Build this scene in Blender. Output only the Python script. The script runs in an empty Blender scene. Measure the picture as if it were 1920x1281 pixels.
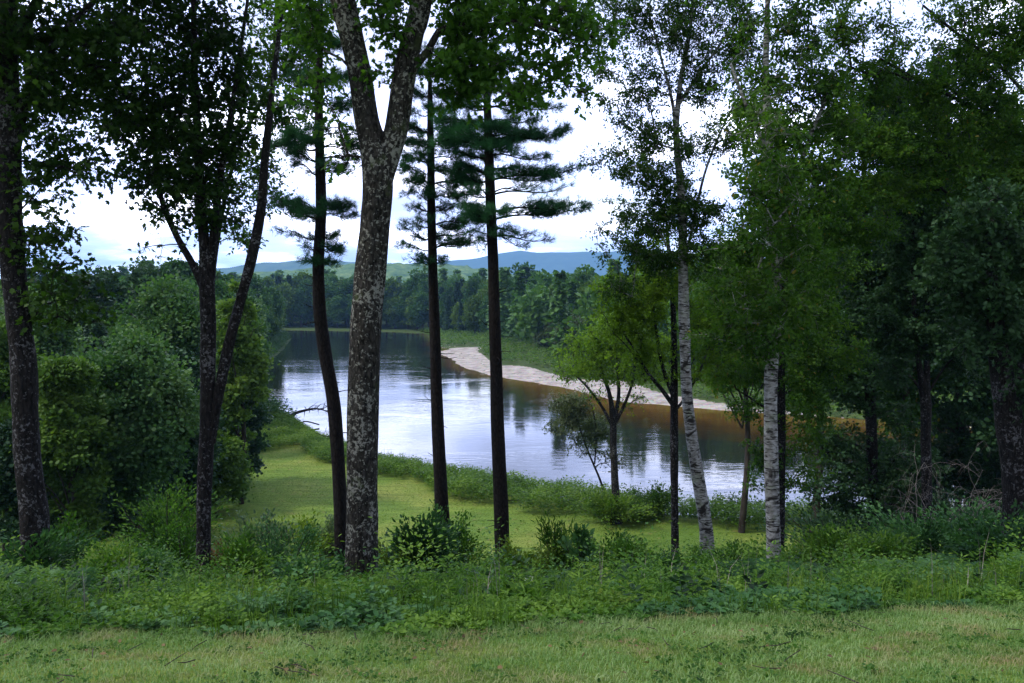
import bpy, math, numpy as np
from mathutils import Vector
R = math.radians
scene = bpy.context.scene
COL = scene.collection

# ------------------------------------------------------------------ camera
EYE = 12.0                       # eye height above the river
PITCH = R(3.08)
FPX = 1493.0                     # 28 mm lens in photo pixels (1920 wide)
cam_d = bpy.data.cameras.new("camera"); cam_d.lens = 28.0; cam_d.sensor_width = 36.0
cam_d.clip_start = 0.1; cam_d.clip_end = 20000
cam = bpy.data.objects.new("camera", cam_d); COL.objects.link(cam)
cam.location = (0, 0, EYE); cam.rotation_euler = (R(90) - PITCH, 0, 0)
scene.camera = cam

# ------------------------------------------------------------------ sky, sun, exposure
SUN_EL, SUN_AZ = R(55), R(-100)    # azimuth measured from +Y towards +X
world = bpy.data.worlds.new("World"); scene.world = world; world.use_nodes = True
wn = world.node_tree; wn.nodes.clear()
def N(nt, t, **kw):
    n = nt.nodes.new(t)
    for k, v in kw.items():
        if k in ('op', 'operation'): n.operation = v
        elif k == 'inp':
            for a, b in v.items(): n.inputs[a].default_value = b
        else: setattr(n, k, v)
    return n
def L(nt, a, b): nt.links.new(a, b)
def ramp(nt, src, stops, interp='LINEAR'):
    r = nt.nodes.new('ShaderNodeValToRGB'); r.color_ramp.interpolation = interp
    el = r.color_ramp.elements
    while len(el) < len(stops): el.new(0.5)
    for e, (p, c) in zip(el, stops):
        e.position = p
        e.color = (c, c, c, 1) if isinstance(c, (int, float)) else (*c, 1)
    L(nt, src, r.inputs[0]); return r
def mixc(nt, fac, a, b, blend='MIX'):
    m = nt.nodes.new('ShaderNodeMix'); m.data_type = 'RGBA'; m.blend_type = blend
    for s, v in ((m.inputs[0], fac), (m.inputs[6], a), (m.inputs[7], b)):
        if hasattr(v, 'links'): L(nt, v, s)
        else: s.default_value = v if isinstance(v, (int, float)) else (*v, 1)
    return m.outputs[2]
def math_(nt, op, a, b=None, c=None, clamp=False):
    m = nt.nodes.new('ShaderNodeMath'); m.operation = op; m.use_clamp = clamp
    for i, v in enumerate((a, b, c)):
        if v is None: continue
        if hasattr(v, 'links'): L(nt, v, m.inputs[i])
        else: m.inputs[i].default_value = v
    return m.outputs[0]
sky = N(wn, 'ShaderNodeTexSky', sky_type='NISHITA'); sky.sun_disc = False
sky.sun_elevation = SUN_EL; sky.sun_rotation = SUN_AZ; sky.altitude = 200; sky.air_density = 1.2; sky.dust_density = 1.0
tc = N(wn, 'ShaderNodeTexCoord'); sep = N(wn, 'ShaderNodeSeparateXYZ'); L(wn, tc.outputs['Generated'], sep.inputs[0])
zc = math_(wn, 'ADD', math_(wn, 'MAXIMUM', sep.outputs[2], 0.0), 0.16)
cx = math_(wn, 'DIVIDE', sep.outputs[0], zc); cy = math_(wn, 'DIVIDE', sep.outputs[1], zc)
cmb = N(wn, 'ShaderNodeCombineXYZ'); L(wn, cx, cmb.inputs[0]); L(wn, cy, cmb.inputs[1]); cmb.inputs[2].default_value = 3.7
n1 = N(wn, 'ShaderNodeTexNoise', inp={'Scale': 0.75, 'Detail': 7.0, 'Roughness': 0.52, 'Distortion': 0.3}); L(wn, cmb.outputs[0], n1.inputs['Vector'])
n2 = N(wn, 'ShaderNodeTexNoise', inp={'Scale': 1.3, 'Detail': 5.0, 'Roughness': 0.55}); L(wn, cmb.outputs[0], n2.inputs['Vector'])
# cloud brightness: bright white banks with lavender grey undersides, brighter ahead; unseen sky behind dimmed and warmed to shape the fill light
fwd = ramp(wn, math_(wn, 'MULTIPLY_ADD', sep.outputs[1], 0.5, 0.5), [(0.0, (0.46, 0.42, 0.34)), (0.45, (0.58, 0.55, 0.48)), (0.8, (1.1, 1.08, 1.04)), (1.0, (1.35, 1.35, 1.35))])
shade = ramp(wn, n2.outputs[0], [(0.34, (0.66, 0.74, 1.10)), (0.49, (1.05, 1.22, 1.95)), (0.66, (2.9, 3.0, 3.5))])
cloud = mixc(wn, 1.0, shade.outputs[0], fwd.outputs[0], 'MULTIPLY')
skyc = mixc(wn, 1.0, sky.outputs[0], (0.12, 0.13, 0.15), 'MULTIPLY')
# an opening in the cloud up and to the right
gap = math_(wn, 'MULTIPLY', ramp(wn, sep.outputs[0], [(0.32, 0.0), (0.6, 1.0)]).outputs[0], ramp(wn, sep.outputs[2], [(0.2, 0.0), (0.45, 1.0)]).outputs[0])
cover = ramp(wn, math_(wn, 'MULTIPLY_ADD', gap, -0.20, n1.outputs[0]), [(0.30, 0.25), (0.46, 1.0)])
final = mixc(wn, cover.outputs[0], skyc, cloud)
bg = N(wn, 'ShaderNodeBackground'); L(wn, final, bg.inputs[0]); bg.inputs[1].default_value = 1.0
wo = N(wn, 'ShaderNodeOutputWorld'); L(wn, bg.outputs[0], wo.inputs[0])
sun_d = bpy.data.lights.new("sun", 'SUN'); sun_d.energy = 2.6; sun_d.angle = R(9); sun_d.color = (1.0, 0.94, 0.82)
sun = bpy.data.objects.new("sun", sun_d); COL.objects.link(sun)
sdir = Vector((math.sin(SUN_AZ) * math.cos(SUN_EL), math.cos(SUN_AZ) * math.cos(SUN_EL), math.sin(SUN_EL)))
sun.rotation_euler = sdir.to_track_quat('Z', 'Y').to_euler()
vs = scene.view_settings; vs.view_transform = 'Standard'; vs.look = 'None'; vs.gamma = 1.0; vs.exposure = 0.45; vs.use_curve_mapping = False
scene.cycles.max_bounces = 6; scene.cycles.diffuse_bounces = 3; scene.cycles.glossy_bounces = 3
scene.cycles.transmission_bounces = 3; scene.cycles.volume_bounces = 1; scene.cycles.transparent_max_bounces = 8
scene.cycles.sample_clamp_indirect = 6.0
world.cycles.sampling_method = 'MANUAL'; world.cycles.sample_map_resolution = 512

# ------------------------------------------------------------------ helpers
def P(px, py, d):
    """the point at forward distance d that stands where the photograph shows (px, py)"""
    a = (np.asarray(px, float) - 960.0) / FPX; b = -(np.asarray(py, float) - 640.5) / FPX
    cp, sp = math.cos(PITCH), math.sin(PITCH)
    y = cp + b * sp; z = -sp + b * cp
    return np.stack(np.broadcast_arrays(a / y * d, np.asarray(d, float) * 1.0, EYE + z / y * d), -1)
def unit(v): return v / np.maximum(np.linalg.norm(v, axis=-1, keepdims=True), 1e-9)
def wob(x, y, s=1.0, k=0.0):
    x = np.asarray(x) / s; y = np.asarray(y) / s
    return (np.sin(x * 1.7 + 1.3 + k) * np.cos(y * 1.3 - .7 + k) + .6 * np.sin(x * 3.1 - y * 2.3 + 2.1 * k) + .4 * np.sin(x * 5.3 + y * 6.1 + k) + .3 * np.cos(x * 9.7 - y * 8.3 + k)) / 2.3

class MB:
    def __init__(s): s.v = []; s.f = []; s.r = []; s.m = []; s.n = 0
    def add(s, v, f, r=None, m=0):
        v = np.asarray(v, np.float32).reshape(-1, 3); f = np.asarray(f, np.int64)
        if len(v) == 0: return
        s.v.append(v); s.f.append(f + s.n); s.n += len(v)
        s.r.append(np.full(len(f), .5, np.float32) if r is None else np.asarray(r, np.float32)); s.m.append(np.full(len(f), m, np.int32))
    def build(s, name, mats, parent=None, smooth=False, local=None):
        me = bpy.data.meshes.new(name)
        v = np.concatenate(s.v)
        if local is not None: v = v - np.asarray(local, np.float32)
        me.vertices.add(len(v)); me.vertices.foreach_set('co', v.ravel())
        tot = np.concatenate([np.full(len(f), f.shape[1]) for f in s.f]); st = np.concatenate([[0], np.cumsum(tot)[:-1]])
        me.loops.add(int(tot.sum())); me.loops.foreach_set('vertex_index', np.concatenate([f.ravel() for f in s.f]).astype(np.int32))
        me.polygons.add(len(tot)); me.polygons.foreach_set('loop_start', st.astype(np.int32))
        if smooth: me.polygons.foreach_set('use_smooth', np.ones(len(tot), bool))
        me.polygons.foreach_set('material_index', np.concatenate(s.m))
        a = me.attributes.new('rnd', 'FLOAT', 'FACE'); a.data.foreach_set('value', np.concatenate(s.r))
        for m in (mats if isinstance(mats, (list, tuple)) else [mats]): me.materials.append(m)
        me.update(calc_edges=True)
        o = bpy.data.objects.new(name, me); COL.objects.link(o)
        if parent is not None: o.parent = parent
        return o
def tag(o, label=None, cat=None, group=None, kind=None):
    for k, v in (('label', label), ('category', cat), ('group', group), ('kind', kind)):
        if v: o[k] = v
    return o
def thing(name, loc, label, cat, group=None):
    o = bpy.data.objects.new(name, None); COL.objects.link(o); o.location = tuple(float(c) for c in loc)
    o.empty_display_size = .3
    return tag(o, label, cat, group)
def copy_tree(o, loc, rz, sc, label=None, group=None):
    c = o.copy(); COL.objects.link(c); c.location = loc; c.rotation_euler = (0, 0, rz); c.scale = sc
    if label: c['label'] = label
    if group: c['group'] = group
    for ch in o.children:
        d = ch.copy(); COL.objects.link(d); d.parent = c
    return c

def smooth_path(pts, step):
    """Catmull-Rom resample of (N,k) rows (xyz + radius)"""
    p = np.asarray(pts, float); p = np.vstack([2 * p[0] - p[1], p, 2 * p[-1] - p[-2]]); out = []
    for i in range(1, len(p) - 2):
        n = max(1, int(np.linalg.norm(p[i + 1, :3] - p[i, :3]) / step)); t = (np.arange(n) / n)[:, None]
        a, b, c, d = p[i - 1], p[i], p[i + 1], p[i + 2]
        out.append(.5 * (2 * b + (c - a) * t + (2 * a - 5 * b + 4 * c - d) * t ** 2 + (3 * b - a - 3 * c + d) * t ** 3))
    out.append(p[-2:-1]); return np.vstack(out)
def tube(mb, path, rad, sides=6, rough=0.0, rng=None, cap=True, r=None):
    path = np.asarray(path, float); n = len(path); rad = np.broadcast_to(rad, (n,))
    t = np.gradient(path, axis=0); t = unit(t)
    u = np.zeros_like(t); ref = np.array([1., 0, 0]) if abs(t[0][0]) < .8 else np.array([0, 1., 0])
    x = ref - t[0] * ref.dot(t[0]); u[0] = x / np.linalg.norm(x)
    for i in range(1, n):
        x = u[i - 1] - t[i] * u[i - 1].dot(t[i]); u[i] = x / max(np.linalg.norm(x), 1e-9)
    w = np.cross(t, u); a = np.arange(sides) * 2 * math.pi / sides
    rr = np.repeat(rad[:, None], sides, 1)
    if rough and rng is not None:
        s = np.cumsum(np.linalg.norm(np.diff(path, axis=0, prepend=path[:1]), axis=1))[:, None]
        k = np.zeros((n, sides))
        for j in range(5):
            k += np.sin(a[None] * rng.integers(1, 5) + s * rng.uniform(.6, 4) + rng.uniform(0, 6)) / (1 + .4 * j)
        for j in range(3):
            k += .5 * np.sin(a[None] * rng.integers(5, 12) + 1.5 * np.sin(s * rng.uniform(1, 3)) + rng.uniform(0, 6)) * np.cos(s * rng.uniform(2, 9) + rng.uniform(0, 6))
        rr = rr * (1 + rough * k / 3)
    v = path[:, None] + rr[..., None] * (np.cos(a)[None, :, None] * u[:, None] + np.sin(a)[None, :, None] * w[:, None])
    i, j = np.meshgrid(np.arange(n - 1), np.arange(sides), indexing='ij'); j2 = (j + 1) % sides
    f = np.stack([i * sides + j, i * sides + j2, (i + 1) * sides + j2, (i + 1) * sides + j], -1).reshape(-1, 4)
    mb.add(v.reshape(-1, 3), f, None if r is None else np.full(len(f), r))

# leaf outlines: (along, across, up) and faces
OVAL = (np.array([(0, 0, 0), (.3, .24, .06), (.68, .2, .05), (1, 0, -.06), (.68, -.2, .05), (.3, -.24, .06)]), np.array([(0, 1, 2, 3), (0, 3, 4, 5)]))
LONG = (np.array([(0, 0, 0), (.35, .1, .03), (.7, .08, 0), (1, 0, -.12), (.7, -.08, 0), (.35, -.1, .03)]), np.array([(0, 1, 2, 3), (0, 3, 4, 5)]))
OAK = (np.array([(0, 0, 0), (.2, .16, .03), (.3, .34, .05), (.42, .17, .03), (.62, .36, .04), (.72, .15, .02), (1, 0, -.08), (.72, -.15, .02), (.62, -.36, .04), (.42, -.17, .03), (.3, -.34, .05), (.2, -.16, .03)]),
       np.array([(0, 1, 2, 3), (0, 3, 4, 5), (0, 5, 6, 7), (0, 7, 8, 9), (0, 9, 10, 11)]))
TRI = (np.array([(0, .5, 0), (0, -.5, 0), (1, 0, 0)]), np.array([(0, 1, 2)]))
BLADE = (np.array([(0, .5, 0), (0, -.5, 0), (.55, .38, .0), (.55, -.38, 0), (1, 0, -.1)]), None)
QUAD = (np.array([(0, 0, 0), (.5, .42, .08), (1, 0, -.04), (.5, -.42, .08)]), np.array([(0, 1, 2, 3)]))
BUNCH = (np.array([(-.5, .1, 0), (-.1, .5, .08), (.42, .38, -.05), (.5, -.15, .05), (.05, -.5, -.06), (-.45, -.35, .06)]), np.array([(0, 1, 2, 3, 4, 5)]))
def leaves(mb, pos, axis, nrm, size, tmpl, rnd, width=1.0):
    T, F = tmpl; n = len(pos)
    if n == 0: return
    a = unit(axis); s = unit(np.cross(nrm, a)); w = np.cross(a, s)
    size = np.broadcast_to(size, (n,))[:, None, None]; width = np.broadcast_to(width, (n,))[:, None, None]
    v = pos[:, None] + size * (T[None, :, 0:1] * a[:, None] + width * T[None, :, 1:2] * s[:, None] + T[None, :, 2:3] * w[:, None])
    f = F[None] + (np.arange(n) * len(T))[:, None, None]
    mb.add(v.reshape(-1, 3), f.reshape(-1, F.shape[1]), np.repeat(np.broadcast_to(rnd, (n,)), len(F)))
def rdir(rng, n, up=0.0, flat=1.0):
    d = rng.normal(size=(n, 3)); d[:, 2] = d[:, 2] * flat + up; return unit(d)

# ------------------------------------------------------------------ materials
def newmat(name):
    m = bpy.data.materials.new(name); m.use_nodes = True; nt = m.node_tree; nt.nodes.clear()
    out = nt.nodes.new('ShaderNodeOutputMaterial'); return m, nt, out
def leaf_mat(name, dark, mid, light, trans=.3, rough=.55, nscale=.8, spec=.12, tint=None):
    m, nt, out = newmat(name)
    at = N(nt, 'ShaderNodeAttribute', attribute_name='rnd'); tcn = N(nt, 'ShaderNodeTexCoord')
    no = N(nt, 'ShaderNodeTexNoise', inp={'Scale': nscale, 'Detail': 2.0}); L(nt, tcn.outputs['Object'], no.inputs['Vector'])
    oi = N(nt, 'ShaderNodeObjectInfo')
    f = math_(nt, 'ADD', math_(nt, 'MULTIPLY', at.outputs['Fac'], .55), math_(nt, 'MULTIPLY_ADD', no.outputs[0], 1.3, -.42))
    f = math_(nt, 'ADD', f, math_(nt, 'MULTIPLY_ADD', oi.outputs['Random'], .3, -.15))
    r = ramp(nt, f, [(.08, dark), (.5, mid), (.95, light)])
    col = r.outputs[0]
    if tint:
        yes = ramp(nt, at.outputs['Fac'], [(.955, 0.0), (.965, 1.0)], 'LINEAR')
        col = mixc(nt, yes.outputs[0], col, tint)
    b = N(nt, 'ShaderNodeBsdfPrincipled', inp={'Roughness': rough, 'Specular IOR Level': spec}); L(nt, col, b.inputs['Base Color'])
    tr = N(nt, 'ShaderNodeBsdfTranslucent'); L(nt, mixc(nt, 1.0, col, (1.25, 1.35, .5), 'MULTIPLY'), tr.inputs[0])
    mx = N(nt, 'ShaderNodeMixShader'); mx.inputs[0].default_value = trans
    L(nt, b.outputs[0], mx.inputs[1]); L(nt, tr.outputs[0], mx.inputs[2]); L(nt, mx.outputs[0], out.inputs[0])
    return m
M = {}
M['oak'] = leaf_mat('oak_leaf', (.008, .026, .005), (.022, .058, .010), (.05, .105, .018), .42)
M['oak_green'] = leaf_mat('oak_leaf_green', (.022, .065, .009), (.045, .12, .016), (.085, .19, .028), .5)
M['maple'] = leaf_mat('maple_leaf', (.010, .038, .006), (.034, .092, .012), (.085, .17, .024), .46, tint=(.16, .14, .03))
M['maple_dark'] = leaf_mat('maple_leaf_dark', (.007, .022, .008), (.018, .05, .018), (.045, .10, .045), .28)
M['birch_leaf'] = leaf_mat('birch_leaf', (.016, .046, .008), (.036, .09, .015), (.075, .15, .026), .42, tint=(.13, .15, .03))
M['yellow'] = leaf_mat('yellow_green_leaf', (.05, .10, .01), (.10, .19, .018), (.17, .28, .035), .55)
M['needle'] = leaf_mat('pine_needle', (.007, .036, .016), (.018, .08, .034), (.04, .15, .065), .22)
M['mid_a'] = leaf_mat('grove_leaf_a', (.022, .062, .020), (.05, .12, .036), (.13, .21, .08), .3, nscale=.35)
M['mid_b'] = leaf_mat('grove_leaf_b', (.028, .065, .012), (.065, .135, .022), (.13, .21, .04), .35, nscale=.35)
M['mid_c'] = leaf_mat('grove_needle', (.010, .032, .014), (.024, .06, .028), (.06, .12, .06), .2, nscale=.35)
M['mid_d'] = leaf_mat('grove_leaf_pale', (.035, .06, .03), (.08, .11, .06), (.15, .17, .11), .3, nscale=.35)
M['far_a'] = leaf_mat('far_leaf_a', (.020, .058, .014), (.045, .115, .026), (.09, .18, .04), .25, nscale=.1)
M['far_b'] = leaf_mat('far_leaf_b', (.035, .075, .012), (.075, .14, .02), (.13, .20, .035), .3, nscale=.1)
M['far_c'] = leaf_mat('far_needle', (.010, .034, .014), (.022, .062, .026), (.045, .10, .045), .15, nscale=.1)
M['weed_a'] = leaf_mat('weed_leaf', (.011, .038, .006), (.046, .122, .017), (.145, .25, .04), .4, nscale=1.2, tint=(.2, .17, .04))
M['weed_b'] = leaf_mat('weed_leaf_blue', (.014, .045, .016), (.038, .11, .036), (.10, .20, .075), .32, nscale=1.2)
M['weed_y'] = leaf_mat('weed_leaf_yellow', (.04, .085, .01), (.10, .165, .02), (.19, .26, .04), .45, nscale=1.2)
M['weed_g'] = leaf_mat('weed_leaf_grey', (.03, .06, .03), (.07, .12, .065), (.14, .19, .12), .3, nscale=1.2)
M['weed_r'] = leaf_mat('weed_leaf_rust', (.06, .035, .015), (.12, .06, .025), (.17, .10, .045), .3, nscale=1.2)
M['bank'] = leaf_mat('bank_leaf', (.02, .055, .008), (.06, .13, .018), (.15, .24, .04), .4, nscale=.5)
M['grass'] = leaf_mat('grass_blade', (.065, .14, .032), (.135, .24, .075), (.26, .34, .16), .35, nscale=1.1, tint=(.3, .2, .11))
def grass_patches(m):
    nt = m.node_tree; tcn = N(nt, 'ShaderNodeTexCoord'); k = N(nt, 'ShaderNodeTexNoise', inp={'Scale': 1.7, 'Detail': 5.0, 'Roughness': .65}); L(nt, tcn.outputs['Object'], k.inputs['Vector'])
    f = ramp(nt, k.outputs[0], [(.5, 0.), (.64, .75)]).outputs[0]
    b = [n for n in nt.nodes if n.type == 'BSDF_PRINCIPLED'][0]; src = b.inputs['Base Color'].links[0].from_socket
    L(nt, mixc(nt, f, src, (.30, .21, .13)), b.inputs['Base Color'])
grass_patches(M['grass'])
M['dry_leaf'] = leaf_mat('dry_leaf', (.05, .035, .018), (.11, .075, .035), (.18, .13, .06), .2)
M['lawn_blade'] = leaf_mat('lawn_blade', (.058, .115, .013), (.094, .158, .022), (.15, .21, .042), .3, nscale=.3)
M['petal'] = leaf_mat('white_petal', (.7, .72, .75), (.78, .8, .82), (.8, .82, .85), .3)

def bark_mat(name, base, ridge, scale=9.0, stretch=.22, bump=.6, lichen=None, lich_amt=.5, moss=None):
    m, nt, out = newmat(name)
    tcn = N(nt, 'ShaderNodeTexCoord'); mp = N(nt, 'ShaderNodeMapping'); L(nt, tcn.outputs['Object'], mp.inputs[0]); mp.inputs['Scale'].default_value = (1, 1, stretch)
    n = N(nt, 'ShaderNodeTexNoise', inp={'Scale': scale * 1.8, 'Detail': 6.0, 'Roughness': .65, 'Distortion': .4}); L(nt, mp.outputs[0], n.inputs['Vector'])
    v = N(nt, 'ShaderNodeTexVoronoi', feature='DISTANCE_TO_EDGE', inp={'Scale': scale * 1.6}); L(nt, mp.outputs[0], v.inputs['Vector'])
    h = math_(nt, 'ADD', math_(nt, 'MULTIPLY', ramp(nt, v.outputs['Distance'], [(0, 0.), (.25, 1.)]).outputs[0], .22), n.outputs[0])
    col = ramp(nt, h, [(.42, base), (.62, tuple(.5 * (a + b) for a, b in zip(base, ridge))), (.85, ridge)]).outputs[0]
    if lichen:
        l1 = N(nt, 'ShaderNodeTexNoise', inp={'Scale': 2.2, 'Detail': 2.0}); L(nt, tcn.outputs['Object'], l1.inputs['Vector'])
        l2 = N(nt, 'ShaderNodeTexNoise', inp={'Scale': 21.0, 'Detail': 6.0, 'Roughness': .7, 'Distortion': .3}); L(nt, tcn.outputs['Object'], l2.inputs['Vector'])
        s = math_(nt, 'ADD', math_(nt, 'MULTIPLY', l1.outputs[0], .27), math_(nt, 'MULTIPLY', l2.outputs[0], .70))
        col = mixc(nt, ramp(nt, s, [(.56 - lich_amt * .125, 0.), (.585 - lich_amt * .125, 1.)]).outputs[0], col, lichen)
    if moss:
        l3 = N(nt, 'ShaderNodeTexNoise', inp={'Scale': 3.1, 'Detail': 5.0, 'Roughness': .6}); L(nt, tcn.outputs['Object'], l3.inputs['Vector'])
        col = mixc(nt, ramp(nt, l3.outputs[0], [(.6, 0.), (.68, .6)]).outputs[0], col, moss)
    b = N(nt, 'ShaderNodeBsdfPrincipled', inp={'Roughness': .9, 'Specular IOR Level': .15}); L(nt, col, b.inputs['Base Color'])
    bp = N(nt, 'ShaderNodeBump', inp={'Strength': bump, 'Distance': .03}); L(nt, h, bp.inputs['Height']); L(nt, bp.outputs[0], b.inputs['Normal'])
    L(nt, b.outputs[0], out.inputs[0]); return m
M['bark'] = bark_mat('oak_bark', (.003, .003, .0025), (.045, .042, .038), 13, .38, 1.0, lichen=(.20, .205, .185), lich_amt=.34, moss=(.05, .07, .025))
M['bark_dark'] = bark_mat('dark_bark', (.003, .003, .003), (.024, .021, .022), 13, .35, 1.0, lichen=(.11, .11, .12), lich_amt=.2)
M['bark_pine'] = bark_mat('pine_bark', (.003, .0025, .0025), (.020, .016, .016), 12, .4, 1.0)
M['bark_far'] = bark_mat('far_bark', (.02, .016, .014), (.06, .05, .045), 2, .3, .3)
M['bark_grey'] = bark_mat('dead_wood', (.14, .12, .11), (.34, .31, .29), 20, .3, .3)
def birch_mat():
    m, nt, out = newmat('birch_bark')
    tcn = N(nt, 'ShaderNodeTexCoord')
    def nz(sc, zs, det, dist=0.):
        mp = N(nt, 'ShaderNodeMapping'); L(nt, tcn.outputs['Object'], mp.inputs[0]); mp.inputs['Scale'].default_value = (1, 1, zs)
        n = N(nt, 'ShaderNodeTexNoise', inp={'Scale': sc, 'Detail': det, 'Roughness': .6, 'Distortion': dist}); L(nt, mp.outputs[0], n.inputs['Vector']); return n.outputs[0]
    lent = ramp(nt, nz(5.5, 7.0, 5.0, .4), [(.54, 0.), (.585, 1.)]).outputs[0]
    scar = ramp(nt, nz(2.6, 1.6, 6.0, .9), [(.535, 0.), (.6, 1.)]).outputs[0]
    rnd_ = ramp(nt, nz(9.0, 2.0, 3.0), [(.35, (.13, .13, .12)), (.5, (.25, .25, .25)), (.65, (.38, .39, .40))]).outputs[0]
    g = ramp(nt, nz(3.0, 1.0, 3.0), [(.55, 0.), (.7, .6)]).outputs[0]
    col = mixc(nt, g, rnd_, (.2, .25, .16))
    col = mixc(nt, math_(nt, 'MAXIMUM', lent, scar), col, (.02, .018, .017))
    b = N(nt, 'ShaderNodeBsdfPrincipled', inp={'Roughness': .75, 'Specular IOR Level': .2}); L(nt, col, b.inputs['Base Color'])
    bp = N(nt, 'ShaderNodeBump', inp={'Strength': .5, 'Distance': .02}); L(nt, scar, bp.inputs['Height']); L(nt, bp.outputs[0], b.inputs['Normal'])
    L(nt, b.outputs[0], out.inputs[0]); return m
M['birch'] = birch_mat()

# ------------------------------------------------------------------ river and terrain
NEAR = np.array([(260, 30), (60, 38), (25, 40.5), (16, 41), (9, 42), (3, 45.5), (-2, 49.5), (-8.6, 55), (-15, 64), (-20, 74), (-28, 87), (-35.5, 108), (-43, 135), (-55, 190), (-67, 240), (-80, 266), (-130, 282), (-260, 290)], float)
FAR = np.array([(-260, 318), (-130, 312), (-78, 300), (-45, 288), (-30, 272), (-23, 235), (-20.5, 205), (-15.5, 190), (-17, 176), (-13, 160), (-9, 138), (-3.3, 123), (6.5, 107), (12, 92), (22, 85), (39, 76), (44, 72), (70, 63), (150, 55), (260, 52)], float)
POLY = np.vstack([NEAR, FAR])
def seg_dist(x, y, line):
    d = np.full(x.shape, 1e9)
    for a, b in zip(line[:-1], line[1:]):
        ab = b - a; t = np.clip(((x - a[0]) * ab[0] + (y - a[1]) * ab[1]) / ab.dot(ab), 0, 1)
        d = np.minimum(d, np.hypot(x - a[0] - t * ab[0], y - a[1] - t * ab[1]))
    return d
def inside(x, y, poly):
    c = np.zeros(x.shape, bool)
    for a, b in zip(poly, np.roll(poly, -1, 0)):
        if a[1] == b[1]: continue
        k = ((a[1] > y) != (b[1] > y)) & (x < (b[0] - a[0]) * (y - a[1]) / (b[1] - a[1]) + a[0]); c ^= k
    return c
HY = [-40, 3.2, 4.4, 4.9, 5.7, 7.0, 10, 13.5, 17, 20.5, 24, 27.5, 30, 33]
HZ = [11.2, 10.36, 10.03, 9.89, 9.68, 9.25, 8.12, 6.85, 5.6, 4.25, 2.95, 1.9, 1.35, 1.0]
def edge_y(x): return 4.85 + .85 / (1 + np.exp(-(x - 1.2) * 1.3)) + .14 * np.sin(x * 2.1) + .09 * np.sin(x * 4.7 + 1) + .05 * np.sin(x * 11.3)   # where the mown grass stops
def terrain(x, y, full=False):
    x = np.asarray(x, float); y = np.asarray(y, float); sh = x.shape; x = x.ravel(); y = y.ravel()
    dn = seg_dist(x, y, NEAR); df = seg_dist(x, y, FAR); ins = inside(x, y, POLY)
    near = (~ins) & (dn < df)
    zl = np.interp(dn, [0, .6, 1.5, 3.5, 30, 400], [-.1, .45, .85, 1.0, 1.15, 3.0])
    bar = np.clip(1 - np.abs(y - 118) / 85, 0, 1) > 0
    zf = np.interp(df, [0, 3, 13, 22, 60, 400], [-.05, .22, .5, 1.1, 1.8, 5.0])
    zi = -np.minimum(1.6, .14 * np.minimum(dn, df)) - .05
    z = np.where(ins, zi, np.where(near, zl, zf))
    hy = y - .06 * np.clip(x, -3, 6) + .6 * np.clip((np.abs(x) - 9) / 12, 0, 3) * np.clip((y - 6) / 10, 0, 1) * np.sin(x * .21)
    hill = np.interp(hy, HY, HZ)
    z = np.where(y < 36, np.maximum(z, hill), z)
    z = z + np.where(ins, 0, .05 * wob(x, y, 3.0) * np.clip((y - 4) / 8, 0.15, 1))
    if full: return z.reshape(sh), dn.reshape(sh), df.reshape(sh), ins.reshape(sh), near.reshape(sh)
    return z.reshape(sh)

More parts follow.
